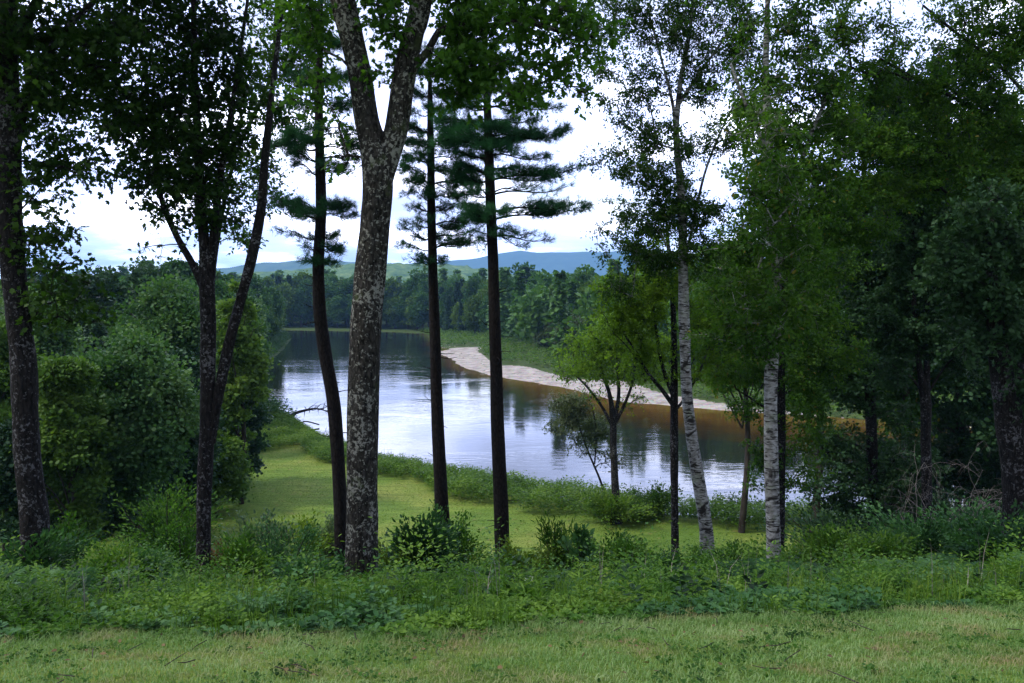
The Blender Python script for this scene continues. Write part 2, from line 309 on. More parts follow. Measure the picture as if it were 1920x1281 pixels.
def ground():
    ys = np.concatenate([np.arange(-40, 2, 2.), np.arange(2, 12, .16), np.arange(12, 36, .35), np.arange(36, 70, .5), np.arange(70, 320, 1.1), np.geomspace(321, 9000, 60)])
    xs = np.concatenate([-np.geomspace(9000, 130, 40), np.arange(-128, -36, 1.6), np.arange(-36, -8, .5), np.arange(-8, 8, .25), np.arange(8, 36, .5), np.arange(36, 128, 1.6), np.geomspace(130, 9000, 40)])
    X, Y = np.meshgrid(xs, ys); Z, dn, df, ins, near = terrain(X, Y, True)
    far = np.clip((np.hypot(X, Y) - 500) / 3000, 0, 1); Z = Z + far * 3
    n, m = X.shape; i, j = np.meshgrid(np.arange(n - 1), np.arange(m - 1), indexing='ij')
    f = np.stack([i * m + j, i * m + j + 1, (i + 1) * m + j + 1, (i + 1) * m + j], -1).reshape(-1, 4)
    mb = MB(); mb.add(np.stack([X, Y, Z], -1).reshape(-1, 3), f)
    m_, nt, out = newmat('ground')
    o = mb.build('ground', m_, smooth=True); tag(o, kind='structure')
    lawn = (np.clip((edge_y(X) + .5 - Y) / .5, 0, 1))
    low = near & (Y > 26) & (dn > 2.2) & (X > np.interp(Y, [33, 36, 44, 58], [-26, -17, -15.5, -18.5])) & (X < 24)
    lawn = np.maximum(lawn, low * 1.0)
    gravel = ((~near) & (~ins) & (Y < 192) & (df < np.interp(X, [-16, -8, 0, 6, 14, 22, 27, 60], [3.5, 8, 8.5, 8, 9, 7, .8, .3]) + 1.6 * np.sin(X * .5))).astype(float)
    gravel = np.maximum(gravel, ((ins) & (df < 2.0) & (Y < 192)) * 1.0)
    shal = np.where(ins, np.clip(1 - df / 11, 0, 1), 0)
    for nm, a in (('lawn', lawn), ('gravel', gravel), ('bed', (ins & (np.minimum(dn, df) > np.where(X < -20, 2.2, .8))) * 1.0)):
        at = o.data.attributes.new(nm, 'FLOAT', 'POINT'); at.data.foreach_set('value', a.astype(np.float32).ravel())
    tcn = N(nt, 'ShaderNodeTexCoord')
    def nz(s, d=4., r=.55, sc=(1, 1, 1)):
        mp = N(nt, 'ShaderNodeMapping'); L(nt, tcn.outputs['Object'], mp.inputs[0]); mp.inputs['Scale'].default_value = sc
        k = N(nt, 'ShaderNodeTexNoise', inp={'Scale': s, 'Detail': d, 'Roughness': r}); L(nt, mp.outputs[0], k.inputs['Vector']); return k.outputs[0]
    A = lambda nm: N(nt, 'ShaderNodeAttribute', attribute_name=nm).outputs['Fac']
    g1 = ramp(nt, nz(.22, 5., .55), [(.34, (.068, .125, .017)), (.5, (.097, .152, .023)), (.68, (.15, .18, .036))]).outputs[0]
    g2 = ramp(nt, nz(1.0, 5., .7, (.25, 2.2, 1)), [(.36, (.72, .75, .72)), (.5, (1., 1., 1.)), (.64, (1.25, 1.18, 1.2))]).outputs[0]
    lawn_c = mixc(nt, 1.0, g1, g2, 'MULTIPLY')
    lawn_c = mixc(nt, ramp(nt, nz(2.3, 3., .6), [(.6, 0.), (.74, .45)]).outputs[0], lawn_c, (.2, .14, .065))
    lawn_c = mixc(nt, 1.0, lawn_c, ramp(nt, nz(9., 6., .85), [(.3, .45), (.7, 1.55)]).outputs[0], 'MULTIPLY')
    wild = ramp(nt, nz(1.6, 5., .65), [(.36, (.02, .04, .012)), (.55, (.05, .08, .018)), (.7, (.09, .10, .04))]).outputs[0]
    vor = N(nt, 'ShaderNodeTexVoronoi', inp={'Scale': 5.0}); L(nt, tcn.outputs['Object'], vor.inputs['Vector'])
    gr = mixc(nt, .35, ramp(nt, nz(.5, 6., .7), [(.35, (.18, .16, .145)), (.5, (.28, .255, .235)), (.68, (.40, .37, .345))]).outputs[0], vor.outputs['Color'], 'SOFT_LIGHT')
    bed = (.11, .055, .016)
    c = mixc(nt, A('lawn'), wild, lawn_c)
    c = mixc(nt, ramp(nt, math_(nt, 'ADD', A('gravel'), math_(nt, 'MULTIPLY_ADD', nz(.6), .8, -.4)), [(.42, 0.), (.56, 1.)]).outputs[0], c, gr)
    c = mixc(nt, A('bed'), c, bed)
    b = N(nt, 'ShaderNodeBsdfPrincipled', inp={'Roughness': .95, 'Specular IOR Level': .1}); L(nt, c, b.inputs['Base Color'])
    bp = N(nt, 'ShaderNodeBump', inp={'Strength': .7, 'Distance': .05}); L(nt, nz(14., 6., .8), bp.inputs['Height']); L(nt, bp.outputs[0], b.inputs['Normal'])
    L(nt, b.outputs[0], out.inputs[0])
ground()

def river():
    xs = np.concatenate([np.arange(-262, -70, 6.), np.arange(-70, 80, 2.), np.arange(80, 262, 8.)]); ys = np.concatenate([np.arange(26, 140, 2.), np.arange(140, 330, 4.)])
    X, Y = np.meshgrid(xs, ys); n, m = X.shape
    i, j = np.meshgrid(np.arange(n - 1), np.arange(m - 1), indexing='ij')
    f = np.stack([i * m + j, i * m + j + 1, (i + 1) * m + j + 1, (i + 1) * m + j], -1).reshape(-1, 4)
    ce = (X[:-1, :-1] + X[1:, 1:]).ravel() / 2, (Y[:-1, :-1] + Y[1:, 1:]).ravel() / 2
    keep = inside(ce[0], ce[1], POLY) | (seg_dist(ce[0], ce[1], NEAR) < 4) | (seg_dist(ce[0], ce[1], FAR) < 5)
    mb = MB(); mb.add(np.stack([X, Y, X * 0], -1).reshape(-1, 3), f[keep])
    mt, nt, out = newmat('river_water'); o = mb.build('river', mt); tag(o, kind='structure')
    df = seg_dist(X.ravel(), Y.ravel(), FAR); dep = np.clip(1 - df / np.interp(X.ravel(), [-14, -4, 4, 12, 24, 50], [3, 7, 14, 18, 24, 14]), 0, 1)
    at = o.data.attributes.new('shallow', 'FLOAT', 'POINT'); at.data.foreach_set('value', dep.astype(np.float32))
    tcn = N(nt, 'ShaderNodeTexCoord')
    def nz(s, sc, d=3., r=.55):
        mp = N(nt, 'ShaderNodeMapping'); L(nt, tcn.outputs['Object'], mp.inputs[0]); mp.inputs['Scale'].default_value = sc
        k = N(nt, 'ShaderNodeTexNoise', inp={'Scale': s, 'Detail': d, 'Roughness': r, 'Distortion': .3}); L(nt, mp.outputs[0], k.inputs['Vector']); return k.outputs[0]
    sh = math_(nt, 'ADD', N(nt, 'ShaderNodeAttribute', attribute_name='shallow').outputs['Fac'], math_(nt, 'MULTIPLY_ADD', nz(.3, (1, 1, 1), 5., .65), .9, -.45))
    col = ramp(nt, sh, [(.05, (.010, .012, .011)), (.45, (.035, .018, .006)), (.8, (.085, .042, .010)), (1.05, (.13, .07, .02))]).outputs[0]
    b = N(nt, 'ShaderNodeBsdfPrincipled', inp={'Roughness': .04, 'IOR': 1.42, 'Specular IOR Level': .5}); L(nt, col, b.inputs['Base Color'])
    patch = ramp(nt, nz(.05, (1, 1.6, 1), 3.), [(.42, .25), (.6, 1.)]).outputs[0]
    h = math_(nt, 'MULTIPLY', math_(nt, 'ADD', nz(.9, (1, 1.8, 1), 4.), math_(nt, 'MULTIPLY', nz(.22, (1, 1.5, 1)), 1.5)), patch)
    bp = N(nt, 'ShaderNodeBump', inp={'Strength': .33, 'Distance': .06}); L(nt, h, bp.inputs['Height']); L(nt, bp.outputs[0], b.inputs['Normal'])
    L(nt, b.outputs[0], out.inputs[0])
river()

def ridge(name, y0, pts, depth, cols, label=None, jag=0.0, seed=1, tex=.02):
    """a range of hills: crest heights given along x, real depth behind and in front"""
    pts = np.array(pts, float); xs = np.linspace(pts[0, 0], pts[-1, 0], 260); cz = np.interp(xs, pts[:, 0], pts[:, 1])
    k = np.sin(xs / (xs[-1] - xs[0]) * 60 + seed) + .6 * np.sin(xs / (xs[-1] - xs[0]) * 143 + seed * 2)
    v = np.linspace(-1, 1, 40); prof = np.cos(v * math.pi / 2) ** 1.2
    X, V = np.meshgrid(xs, v); Z = prof[:, None] * (cz + k * cz.max() * .012)[None]
    Yy = y0 + V * depth + 0 * X
    Z = Z + prof[:, None] * wob(X, Yy, depth * .35, seed) * cz.max() * .10 * (1 - prof[:, None] ** 6) - 2
    rng = np.random.default_rng(seed); Z = Z + rng.normal(size=Z.shape) * jag * (prof[:, None] > .05)
    n, m = X.shape; i, j = np.meshgrid(np.arange(n - 1), np.arange(m - 1), indexing='ij')
    mb = MB(); mb.add(np.stack([X, Yy, Z], -1).reshape(-1, 3), np.stack([i * m + j, i * m + j + 1, (i + 1) * m + j + 1, (i + 1) * m + j], -1).reshape(-1, 4))
    mt, nt, out = newmat(name)
    tcn = N(nt, 'ShaderNodeTexCoord'); k1 = N(nt, 'ShaderNodeTexNoise', inp={'Scale': tex, 'Detail': 9., 'Roughness': .7}); L(nt, tcn.outputs['Object'], k1.inputs['Vector'])
    c = ramp(nt, k1.outputs[0], [(.36, cols[0]), (.5, cols[1]), (.66, cols[2])]).outputs[0]
    b = N(nt, 'ShaderNodeBsdfPrincipled', inp={'Roughness': 1., 'Specular IOR Level': 0.}); L(nt, c, b.inputs['Base Color'])
    L(nt, b.outputs[0], out.inputs[0]); o = mb.build(name, mt, smooth=True); tag(o, kind='structure')
def H(py, y): return float(P(960, py, y)[2])
def Xp(px, y): return (px - 960) / FPX * y
Y2 = 5200
ridge('mountain', Y2, [(Xp(px, Y2), H(py, Y2)) for px, py in [(620, 540), (700, 505), (760, 496), (800, 492), (860, 487), (910, 482), (945, 474), (975, 470), (1010, 472), (1040, 474), (1100, 473), (1160, 470), (1260, 476), (1400, 490), (1700, 520), (2000, 545)]], 900, [(.02, .04, .03), (.03, .06, .04), (.045, .08, .05)], seed=3)
Y3 = 3600
ridge('hills', Y3, [(Xp(px, Y3), H(py, Y3)) for px, py in [(-100, 540), (200, 515), (420, 502), (500, 493), (560, 488), (620, 486), (680, 492), (740, 508), (820, 530), (900, 548)]], 500, [(.03, .055, .03), (.05, .085, .04), (.08, .115, .05)], seed=5)
Y4 = 1500
ridge('hillside', Y4, [(Xp(px, Y4), H(py, Y4)) for px, py in [(-300, 535), (200, 522), (420, 515), (560, 505), (650, 495), (720, 495), (800, 493), (860, 497), (930, 506), (1000, 522), (1200, 535), (1700, 535), (2200, 538)]], 330, [(.03, .065, .02), (.075, .13, .035), (.15, .20, .06)], jag=1.6, seed=8, tex=.05)

# ------------------------------------------------------------------ grown trees
def grow(stems, targets, rng, twig_r=.004, rise=.45, step=.3):
    """stems: list of (N,4) xyz+radius; returns extra branch chains [(path, radii)] reaching every target"""
    pos = []; par = []; rad = []; cnt = []
    for s in stems:
        s2 = smooth_path(s, step)
        for k, row in enumerate(s2):
            pos.append(row[:3]); par.append(-1); rad.append(row[3])
    nst = len(pos); pos = np.array(pos)
    st = pos.copy()
    d = np.min(np.linalg.norm(targets[:, None] - st[None], axis=2), axis=1); order = np.argsort(d)
    buf = np.zeros((nst + len(targets) * 14, 3)); buf[:nst] = pos; n = nst
    par = list(par); chains = []
    for ti in order:
        t = targets[ti]; v = t - buf[:n]; dist = np.linalg.norm(v, axis=1); dh = np.hypot(v[:, 0], v[:, 1])
        cost = dist * (1 + .9 * np.clip((buf[:n, 2] + rise * dh - t[2]) / np.maximum(dist, .05), 0, 1.3))
        k = int(np.argmin(cost)); D = dist[k]; m = int(min(12, max(2, D / step)))
        p0 = buf[k]; out = t - p0
        c = p0 + out * .45 + np.array([0, 0, .12 * D]) + rng.normal(size=3) * .07 * D
        tt = (np.arange(1, m + 1) / m)[:, None]
        pts = (1 - tt) ** 2 * p0 + 2 * tt * (1 - tt) * c + tt ** 2 * t
        pts[:-1] += rng.normal(size=(m - 1, 3)) * .03 * min(D, 1.0)
        idx = []
        prev = k
        for q in range(m):
            buf[n] = pts[q]; par.append(prev); prev = n; idx.append(n); n += 1
        chains.append((k, idx))
    c = np.zeros(n)
    for k, idx in chains: c[idx[-1]] += 1
    for q in range(n - 1, nst - 1, -1):
        if par[q] >= 0: c[par[q]] += c[q]
    r = twig_r * np.maximum(c, 1) ** .52
    out = []
    for k, idx in chains:
        r0 = r[idx[0]] * 1.15 if k < nst else min(r[k], r[idx[0]] * 1.3)
        if k < nst: r0 = min(r0, rad[k] * .8)
        out.append((np.vstack([buf[k:k + 1], buf[idx]]), np.concatenate([[r0], r[idx]])))
    return out
def blob_targets(blobs, d, rng, per=1.0):
    """foliage masses: (px, py, rx, ry, LAI[, depth offset]); returns cluster centres and, per cluster, how many leaves' worth of area"""
    C, A, S = [], [], []
    for b in blobs:
        px, py, rx, ry, lai = b[:5]; dd = b[5] if len(b) > 5 else 0.
        c = P(px, py, d + dd); sx, sz = rx / FPX * (d + dd), ry / FPX * (d + dd); sy = max(.5, .9 * (sx + sz) / 2)
        n = max(4, int(per * 26 * (sx * sz) ** .62))
        u = rng.normal(size=(n, 3)); u = unit(u) * rng.random((n, 1)) ** .42
        C.append(c + u * [sx, sy, sz]); A.append(np.full(n, math.pi * sx * sz * lai / n)); S.append(np.full(n, min(.55, .75 * (sx * sy * sz / n) ** (1 / 3) * 1.9)))
    return np.vstack(C), np.concatenate(A), np.concatenate(S)
def leaf_cluster(mbl, mbw, C, A, S, rng, size, tmpl, shape=.42, droop=.25, ntw=9, twigs=True, jit=.12, tilt=.9):
    """every cluster is a spray of twigs; leaves stand along the twigs"""
    area = size ** 2 * shape * .55
    nl = np.maximum(2, (A / area).astype(int)); K = len(C)
    td = rdir(rng, K * ntw, .1, .7).reshape(K, ntw, 3); tl = S[:, None] * rng.uniform(.7, 1.5, (K, ntw))
    if twigs:
        tp = C[:, None] - td * tl[..., None] * .15; te = C[:, None] + td * tl[..., None] + np.array([0, 0, -.12]) * tl[..., None]
        p0 = tp.reshape(-1, 3); p1 = te.reshape(-1, 3); ax = unit(p1 - p0); sd = unit(np.cross(ax, [0.3, .5, .8])); w2 = np.cross(ax, sd); r0 = .0035
        v = np.stack([p0 + sd * r0, p0 - .5 * sd * r0 + .87 * w2 * r0, p0 - .5 * sd * r0 - .87 * w2 * r0, p1], 1)
        f = np.array([(0, 1, 3), (1, 2, 3), (2, 0, 3)])[None] + (np.arange(len(p0)) * 4)[:, None, None]
        mbw.add(v.reshape(-1, 3), f.reshape(-1, 3))
    k = np.repeat(np.arange(K), nl); n = len(k); j = rng.integers(0, ntw, n); t = rng.random(n) ** .7
    dirs = td[k, j]; pos = C[k] + dirs * (tl[k, j] * t)[:, None] + rng.normal(size=(n, 3)) * (S[k] * jit)[:, None] + np.array([0, 0, -.12]) * (t * tl[k, j])[:, None]
    ax = dirs * .6 + rdir(rng, n) * .8; ax[:, 2] -= droop
    nr = rdir(rng, n) * tilt + np.array([0, 0, .8])
    rn = np.clip(.5 + .28 * rng.normal(size=n), 0, .95); rn[rng.random(n) < .008] = 1.0
    leaves(mbl, pos, ax, nr, size * rng.uniform(.65, 1.2, n), tmpl, rn)

def stem_pts(rows, d, dd=0.0, down=True):
    """rows: (px, py, width px), bottom first; carried down into the ground"""
    out = []
    for i, r in enumerate(rows):
        dist = d + (r[3] if len(r) > 3 else 0.)
        p = P(r[0], r[1], dist); out.append([*p, r[2] / 2 / FPX * dist])
    out = np.array(out)
    if down:
        x, y = out[0, :2] + (out[0, :2] - out[1, :2]) * .15
        g = float(terrain(x, y)); 
        if out[0, 2] > g - .1: w0 = out[0, 3]; p0 = out[0, :3]; q0 = np.array([x, y, g]); out = np.vstack([[x, y, g - .25, w0 * 1.75], [x, y, g + .02, w0 * 1.45], [*(q0 + (p0 - q0) * min(.8, .3 / max(p0[2] - g, .31))), w0 * 1.12], out]) if p0[2] - g > .3 else np.vstack([[x, y, g - .25, w0 * 1.5], out])
    return out
def make_tree(name, label, cat, d, stems, blobs, lm, bark='bark_dark', size=.085, tmpl=OVAL, shape=.42, seed=1, twig=.004, per=1.0, rough=.12, sides=14, group=None, fork=None, droop=.25, rise=.45, ntw=9, jit=.11, limb_part=True, tilt=.9, step=.3):
    rng = np.random.default_rng(seed)
    st = [stem_pts(s, d, down=(i == 0)) for i, s in enumerate(stems)]
    base = st[0][0].copy(); base[2] += .2
    root = thing(name, base[:3], label, cat, group)
    mt = MB(); ml = MB(); mw = MB()
    for i, s in enumerate(st):
        sp = smooth_path(s, .07 if s[:, 3].max() > .1 else .12)
        m_ = mt if (i == 0 or not limb_part) else MB()
        tube(m_, sp[:, :3], sp[:, 3], sides if s[:, 3].max() > .06 else 9, rough, rng)
        if m_ is not mt: m_.build('limb', M[bark], root, True, base[:3])
    if blobs:
        C, A, S = blob_targets(blobs, d, rng, per)
        for path, r in grow(st, C, rng, twig, rise, step): tube(mw, path, r, 5 if r[0] > .012 else 4)
        leaf_cluster(ml, mw, C, A, S, rng, size, tmpl, shape, droop, ntw, jit=jit, tilt=tilt)
    mt.build('trunk', M[bark], root, True, base[:3])
    if blobs:
        mw.build('branches', M[bark], root, True, base[:3])
        ml.build('crown', M[lm], root, False, base[:3])
    return root
exec_trees = []

make_tree('oak_tree', 'dark oak trunk standing at the far left edge with black leafy boughs', 'tree', 11.5,
    [[(67, 1065, 54), (62, 960, 50), (52, 860, 46), (46, 700, 45), (35, 600, 43), (22, 450, 42), (17, 300, 40), (12, 0, 36), (8, -250, 30), (20, -520, 18)],
     [(18, 330, 18), (60, 150, 16), (120, 60, 12), (200, -20, 8)], [(14, 120, 16), (90, -40, 14), (180, -200, 10)]],
    [(50, 40, 110, 70, 2.2), (130, 60, 110, 60, 2), (90, 130, 110, 50, 2), (170, 190, 90, 60, 2.1), (60, 215, 60, 40, 1.5), (100, 300, 70, 50, 1.9), (150, 325, 40, 30, 1.1), (60, 350, 55, 50, 1.7), (85, 430, 50, 50, 1.5), (50, 460, 40, 40, 1.3), (230, 110, 80, 60, 2), (110, 520, 60, 45, 2), (140, 575, 45, 40, 1.7), (80, 580, 45, 35, 1.5), (-60, 150, 120, 120, 1.9), (-60, 380, 60, 100, 1.4),
     (60, -150, 220, 110, 1.7), (40, -400, 240, 140, 1.7, -1), (-200, -200, 150, 200, 1.4, -2), (60, -300, 200, 200, 1.1, 2)], 'oak', size=.105, tmpl=OAK, shape=.33, seed=11, twig=.0045)
make_tree('oak_tree', 'dark forked tree of several upright stems left of the slim leaning pine', 'tree', 12.5,
    [[(381, 1060, 29.6), (382, 980, 27), (385, 880, 27), (389, 790, 27.8), (390, 700, 27), (390, 600, 27), (388, 530, 27.8), (384, 470, 20.9), (378, 400, 18.3), (370, 250, 14.8), (365, 120, 11.3), (362, -60, 8.7), (360, -300, 5.22)],
     [(396, 830, 17.4), (408, 750, 19.1), (428, 650, 19.1), (452, 560, 19.1), (473, 480, 18.3), (490, 390, 17.4), (497, 300, 14.8), (507, 200, 11.3), (520, 90, 8.7), (535, -60, 6.96), (545, -250, 4.35)],
     [(384, 545, 13.9), (364, 500, 13.1), (335, 450, 12.2), (310, 395, 10.4), (296, 340, 8.7), (285, 240, 6.96), (268, 110, 5.22)],
     [(394, 520, 17.4), (402, 430, 14.8), (415, 320, 12.2), (432, 220, 9.57), (450, 100, 6.96), (470, -40, 5.22)]],
    [(330, 330, 90, 75, 2.3), (285, 285, 75, 65, 2.1), (385, 350, 65, 70, 2.2), (390, 270, 70, 60, 2.1), (290, 355, 50, 40, 1.4), (300, 225, 80, 60, 2.2), (225, 215, 55, 50, 2), (250, 160, 80, 50, 1.7), (375, 190, 80, 70, 2), (340, 90, 90, 70, 1.6), (430, 130, 60, 70, 1.6), (420, 60, 70, 60, 1.6), (275, 60, 80, 60, 1.5), (440, 230, 45, 45, 1.7),
     (340, -20, 120, 70, 1.5), (220, 10, 70, 60, 1.5), (400, 410, 30, 30, 0.68), (290, 470, 20, 14, 0.42), (330, 460, 15, 12, 0.34), (360, -200, 200, 130, 1.5), (420, -420, 200, 120, 1.3)], 'oak', size=.10, tmpl=OAK, shape=.33, seed=12, twig=.004)
make_tree('maple_tree', 'light green leafy tree behind the forked tree, high above the slim leaning pine', 'tree', 19,
    [[(386, 985, 11), (388, 800, 10), (394, 640, 9), (404, 480, 8), (440, 300, 7), (505, 150, 6), (516, 40, 5), (525, -200, 4)]],
    [(520, 60, 60, 60, 2.2), (545, 130, 50, 50, 2.1), (500, 200, 55, 55, 2.2), (540, 240, 45, 40, 1.7), (480, 130, 50, 50, 2), (570, 60, 50, 60, 1.7), (600, 150, 45, 50, 1.7), (460, 330, 50, 40, 2.1), (500, 370, 40, 35, 1.5), (450, 430, 40, 40, 1.5), (480, 300, 40, 40, 1.7), (530, -60, 100, 70, 2.1)], 'maple', 'bark_dark', .10, OVAL, seed=13, twig=.004)
make_tree('oak_tree', 'thick lichen spotted forked oak trunk, widest in the whole view', 'tree', 9.8,
    [[(679, 1125, 68.9), (678, 1060, 61.8), (678, 950, 59.2), (680, 800, 57.5), (684, 680, 57.5), (692, 540, 56.5), (702, 420, 54.8), (708, 350, 56.5), (706, 300, 54.8), (698, 262, 47.7), (688, 225, 44.2), (677, 150, 42.4), (662, 80, 44.2), (643, 0, 46), (625, -120, 38.9), (600, -300, 30), (590, -500, 19.5)],
     [(714, 345, 42.4), (727, 295, 44.2), (741, 250, 43.3), (750, 200, 42.4), (760, 130, 40.7), (773, 70, 38), (788, 0, 36.2), (805, -100, 31.8), (822, -260, 24.7), (835, -450, 15.9)],
     [(757, 160, 19.5), (778, 125, 15.9), (803, 95, 13.3), (822, 60, 12.3), (850, 45, 11.5), (900, 52, 10.6), (950, 42, 9.69), (1000, 45, 8.84), (1045, 58, 7.95), (1085, 66, 6.18), (1115, 70, 4.42)],
     [(776, 90, 12.3), (795, 50, 10.6), (806, 0, 8.84), (815, -80, 7.07)]],
    [(860, 20, 60, 50, 2.7), (920, 70, 75, 55, 3.2), (900, 140, 80, 45, 3.4), (985, 150, 65, 38, 2.9), (990, 20, 80, 45, 2.9), (1050, 140, 45, 30, 2.1), (1070, 30, 60, 40, 2.6), (1060, 95, 45, 25, 1.9), (850, 120, 50, 50, 2.4), (940, 185, 50, 20, 2.1), (1120, 50, 50, 40, 1.9), (1080, 170, 25, 15, 1.3),
     (725, 70, 35, 50, 2.4), (705, 140, 20, 25, 1.8), (560, 20, 60, 50, 2.2), (590, 90, 40, 50, 1.9), (580, 180, 45, 40, 1.8), (620, 230, 20, 30, 1.4), (640, 290, 30, 20, 0.96), (700, 10, 50, 40, 2.2), (840, -100, 150, 80, 2.7), (650, -150, 180, 100, 2.6), (750, -350, 300, 150, 2.2), (1000, -90, 150, 70, 2.6)], 'oak_green', 'bark', .095, OAK, .33, seed=14, twig=.0042, sides=40, rough=.09)

# pines ------------------------------------------------------------
def make_pine(name, label, d, rows, tiers, seed, top_rows=None):
    rng = np.random.default_rng(seed); st = stem_pts(rows, d); base = st[0].copy(); base[2] += .2
    root = thing(name, base[:3], label, 'pine tree', None)
    sp = smooth_path(st, .07); mt = MB(); tube(mt, sp[:, :3], sp[:, 3], 16, .07, rng); mw = MB(); ml = MB()
    tp, td = [], []
    for (py, lx, rx, drop, dens) in tiers:
        zt = H(py, d); k = int(np.argmin(np.abs(sp[:, 2] - zt))); c = sp[k, :3]
        tx = (c[0] / d * FPX) + 960
        Ll = max(.25, (tx - lx) / FPX * d); Lr = max(.25, (rx - tx) / FPX * d); nb = rng.integers(5, 8)
        az = np.concatenate([[math.pi + rng.normal() * .15, rng.normal() * .15], rng.uniform(0, 2 * math.pi, nb - 2)])
        for a in az:
            w = .5 + .5 * math.cos(a); Lb = (Ll * (1 - w) + Lr * w) * (1. if abs(math.sin(a)) < .3 else rng.uniform(.5, .9))
            hd = np.array([math.cos(a), math.sin(a), 0]); t = np.linspace(0, 1, 10)[:, None]
            rise = -drop / FPX * d + rng.normal() * .07 * Lb
            zz = (.10 * t - .04 * t ** 2) * Lb + rise * t ** 1.3 + .05 * np.sin(t * 7 + a)
            side = np.array([-hd[1], hd[0], 0]); path = c + hd * Lb * t + side * (.06 * Lb * np.sin(t * 4 + a * 3)) + zz * np.array([0, 0, 1.])
            tube(mw, path, np.linspace(.012 + .007 * Lb, .004, 10), 5)
            ns = int(7 + Lb * 7 * dens)
            for s in range(ns):
                f = rng.uniform(.3, 1.0); q = path[int(f * 9)]; sg = rng.choice([-1, 1]); sl = (.18 + .38 * Lb * (1.08 - f)) * rng.uniform(.5, 1.1)
                sd = unit(hd * rng.uniform(.4, 1.2) + side * sg * rng.uniform(.3, 1.) + np.array([0, 0, rng.uniform(0, .35)]))
                sub = q + sd * sl * np.linspace(0, 1, 4)[:, None] + np.array([0, 0, .05]) * np.linspace(0, 1, 4)[:, None] ** 2
                tube(mw, sub, np.linspace(.007, .003, 4), 3)
                m = max(2, int(sl / .066 * dens)); u = rng.uniform(.25, 1.05, m)[:, None]
                tp.append(q + sd * sl * u + rng.normal(size=(m, 3)) * [.04, .04, .045]); td.append(np.repeat((sd + np.array([0, 0, .35]))[None], m, 0))
            tp.append(path[-1:] ); td.append(hd[None] + [0, 0, .2])
    for _ in range(26):
        k = rng.integers(int(len(sp) * .08), int(len(sp) * .6)); a = rng.uniform(0, 6.28); hd = np.array([math.cos(a), math.sin(a), rng.uniform(-.2, .4)]); l = rng.uniform(.12, .5)
        tube(mw, np.array([sp[k, :3], sp[k, :3] + hd * l * .6, sp[k, :3] + hd * l + [0, 0, rng.uniform(-.06, .1)]]), [.012, .008, .004], 4)
    tp = np.vstack(tp); td = unit(np.vstack(td)); nn = 18
    n = len(tp) * nn; dirs = unit(np.repeat(td, nn, 0) * .75 + rdir(rng, n) * .85)
    pos = np.repeat(tp, nn, 0) + rng.normal(size=(n, 3)) * .014
    leaves(ml, pos, dirs, rdir(rng, n), rng.uniform(.09, .16, n), TRI, np.clip(np.repeat(rng.random(len(tp)), nn) * .6 + rng.random(n) * .35, 0, 1), width=.05)
    mt.build('trunk', M['bark_pine'], root, True, base[:3]); mw.build('branches', M['bark_pine'], root, True, base[:3]); ml.build('crown', M['needle'], root, False, base[:3])
    return root
make_pine('pine_tree', 'slim dark pine curving upwards just left of the thick oak trunk', 16,
    [(640, 1010, 26), (636, 900, 25), (626, 760, 25), (611, 670, 25), (600, 590, 24), (597, 500, 22), (602, 400, 20), (600, 300, 18), (598, 200, 15), (600, 80, 11), (603, -80, 7), (606, -220, 3)],
    [(492, 575, 630, 0, .8), (470, 548, 640, 4, .9), (448, 520, 625, -4, .8), (408, 515, 665, 0, 1.4), (395, 520, 660, -5, 1.2), (330, 560, 680, -15, .8), (300, 545, 690, -4, .9), (276, 520, 690, -4, 1.4), (255, 545, 680, 0, 1.3), (200, 545, 660, 0, 1.3), (150, 555, 665, 0, 1.2), (90, 560, 650, 0, 1.1), (20, 560, 650, 0, 1.0), (-70, 570, 640, 0, 1.), (-150, 585, 625, 0, 1.)], 21)
make_pine('pine_tree', 'straight slender pine between the thick oak trunk and the taller pine', 17.5,
    [(831, 1020, 30), (826, 900, 26), (820, 780, 23), (816, 650, 20), (812, 520, 18), (809, 400, 16), (808, 300, 14), (807, 220, 11), (806, 140, 7), (806, 80, 3)],
    [(492, 770, 830, -8, .4), (470, 745, 905, -12, .9), (448, 750, 895, -8, .6), (425, 760, 905, 0, 1.3), (395, 770, 850, 0, .8), (372, 745, 870, -5, 1.3), (350, 760, 900, 0, 1.2), (325, 755, 890, 0, 1.4), (300, 760, 880, 0, 1.3), (275, 765, 900, 0, 1.5), (245, 755, 870, 0, 1.4), (215, 765, 855, 0, 1.3), (180, 770, 845, 0, 1.3), (140, 780, 835, 0, 1.2), (100, 790, 825, 0, 1.)], 22)
make_pine('pine_tree', 'tall straight pine with flat boughs reaching right over the blue mountain', 16,
    [(944, 1070, 29), (940, 960, 28), (935, 850, 26), (931, 740, 24), (928, 620, 22), (925, 500, 20), (921, 400, 19), (917, 300, 18), (914, 210, 14), (910, 120, 10), (906, 20, 8), (902, -100, 4)],
    [(448, 900, 1040, 22, .55), (432, 880, 1000, 10, .5), (410, 860, 1108, -6, 1.5), (398, 870, 1095, -8, 1.2), (365, 850, 1070, 0, .5), (338, 840, 1090, -4, 1.3), (318, 860, 1040, 0, 1.1), (290, 830, 1030, 0, 1.4), (268, 815, 1065, -4, 1.6), (255, 825, 1045, 0, 1.5), (232, 820, 1000, 0, 1.5), (205, 840, 1060, -5, .9), (170, 830, 1010, -8, 1.2), (130, 840, 1000, -8, 1.2), (80, 850, 985, 0, 1.2), (30, 860, 970, 0, 1.1), (-40, 870, 950, 0, 1.)], 23)

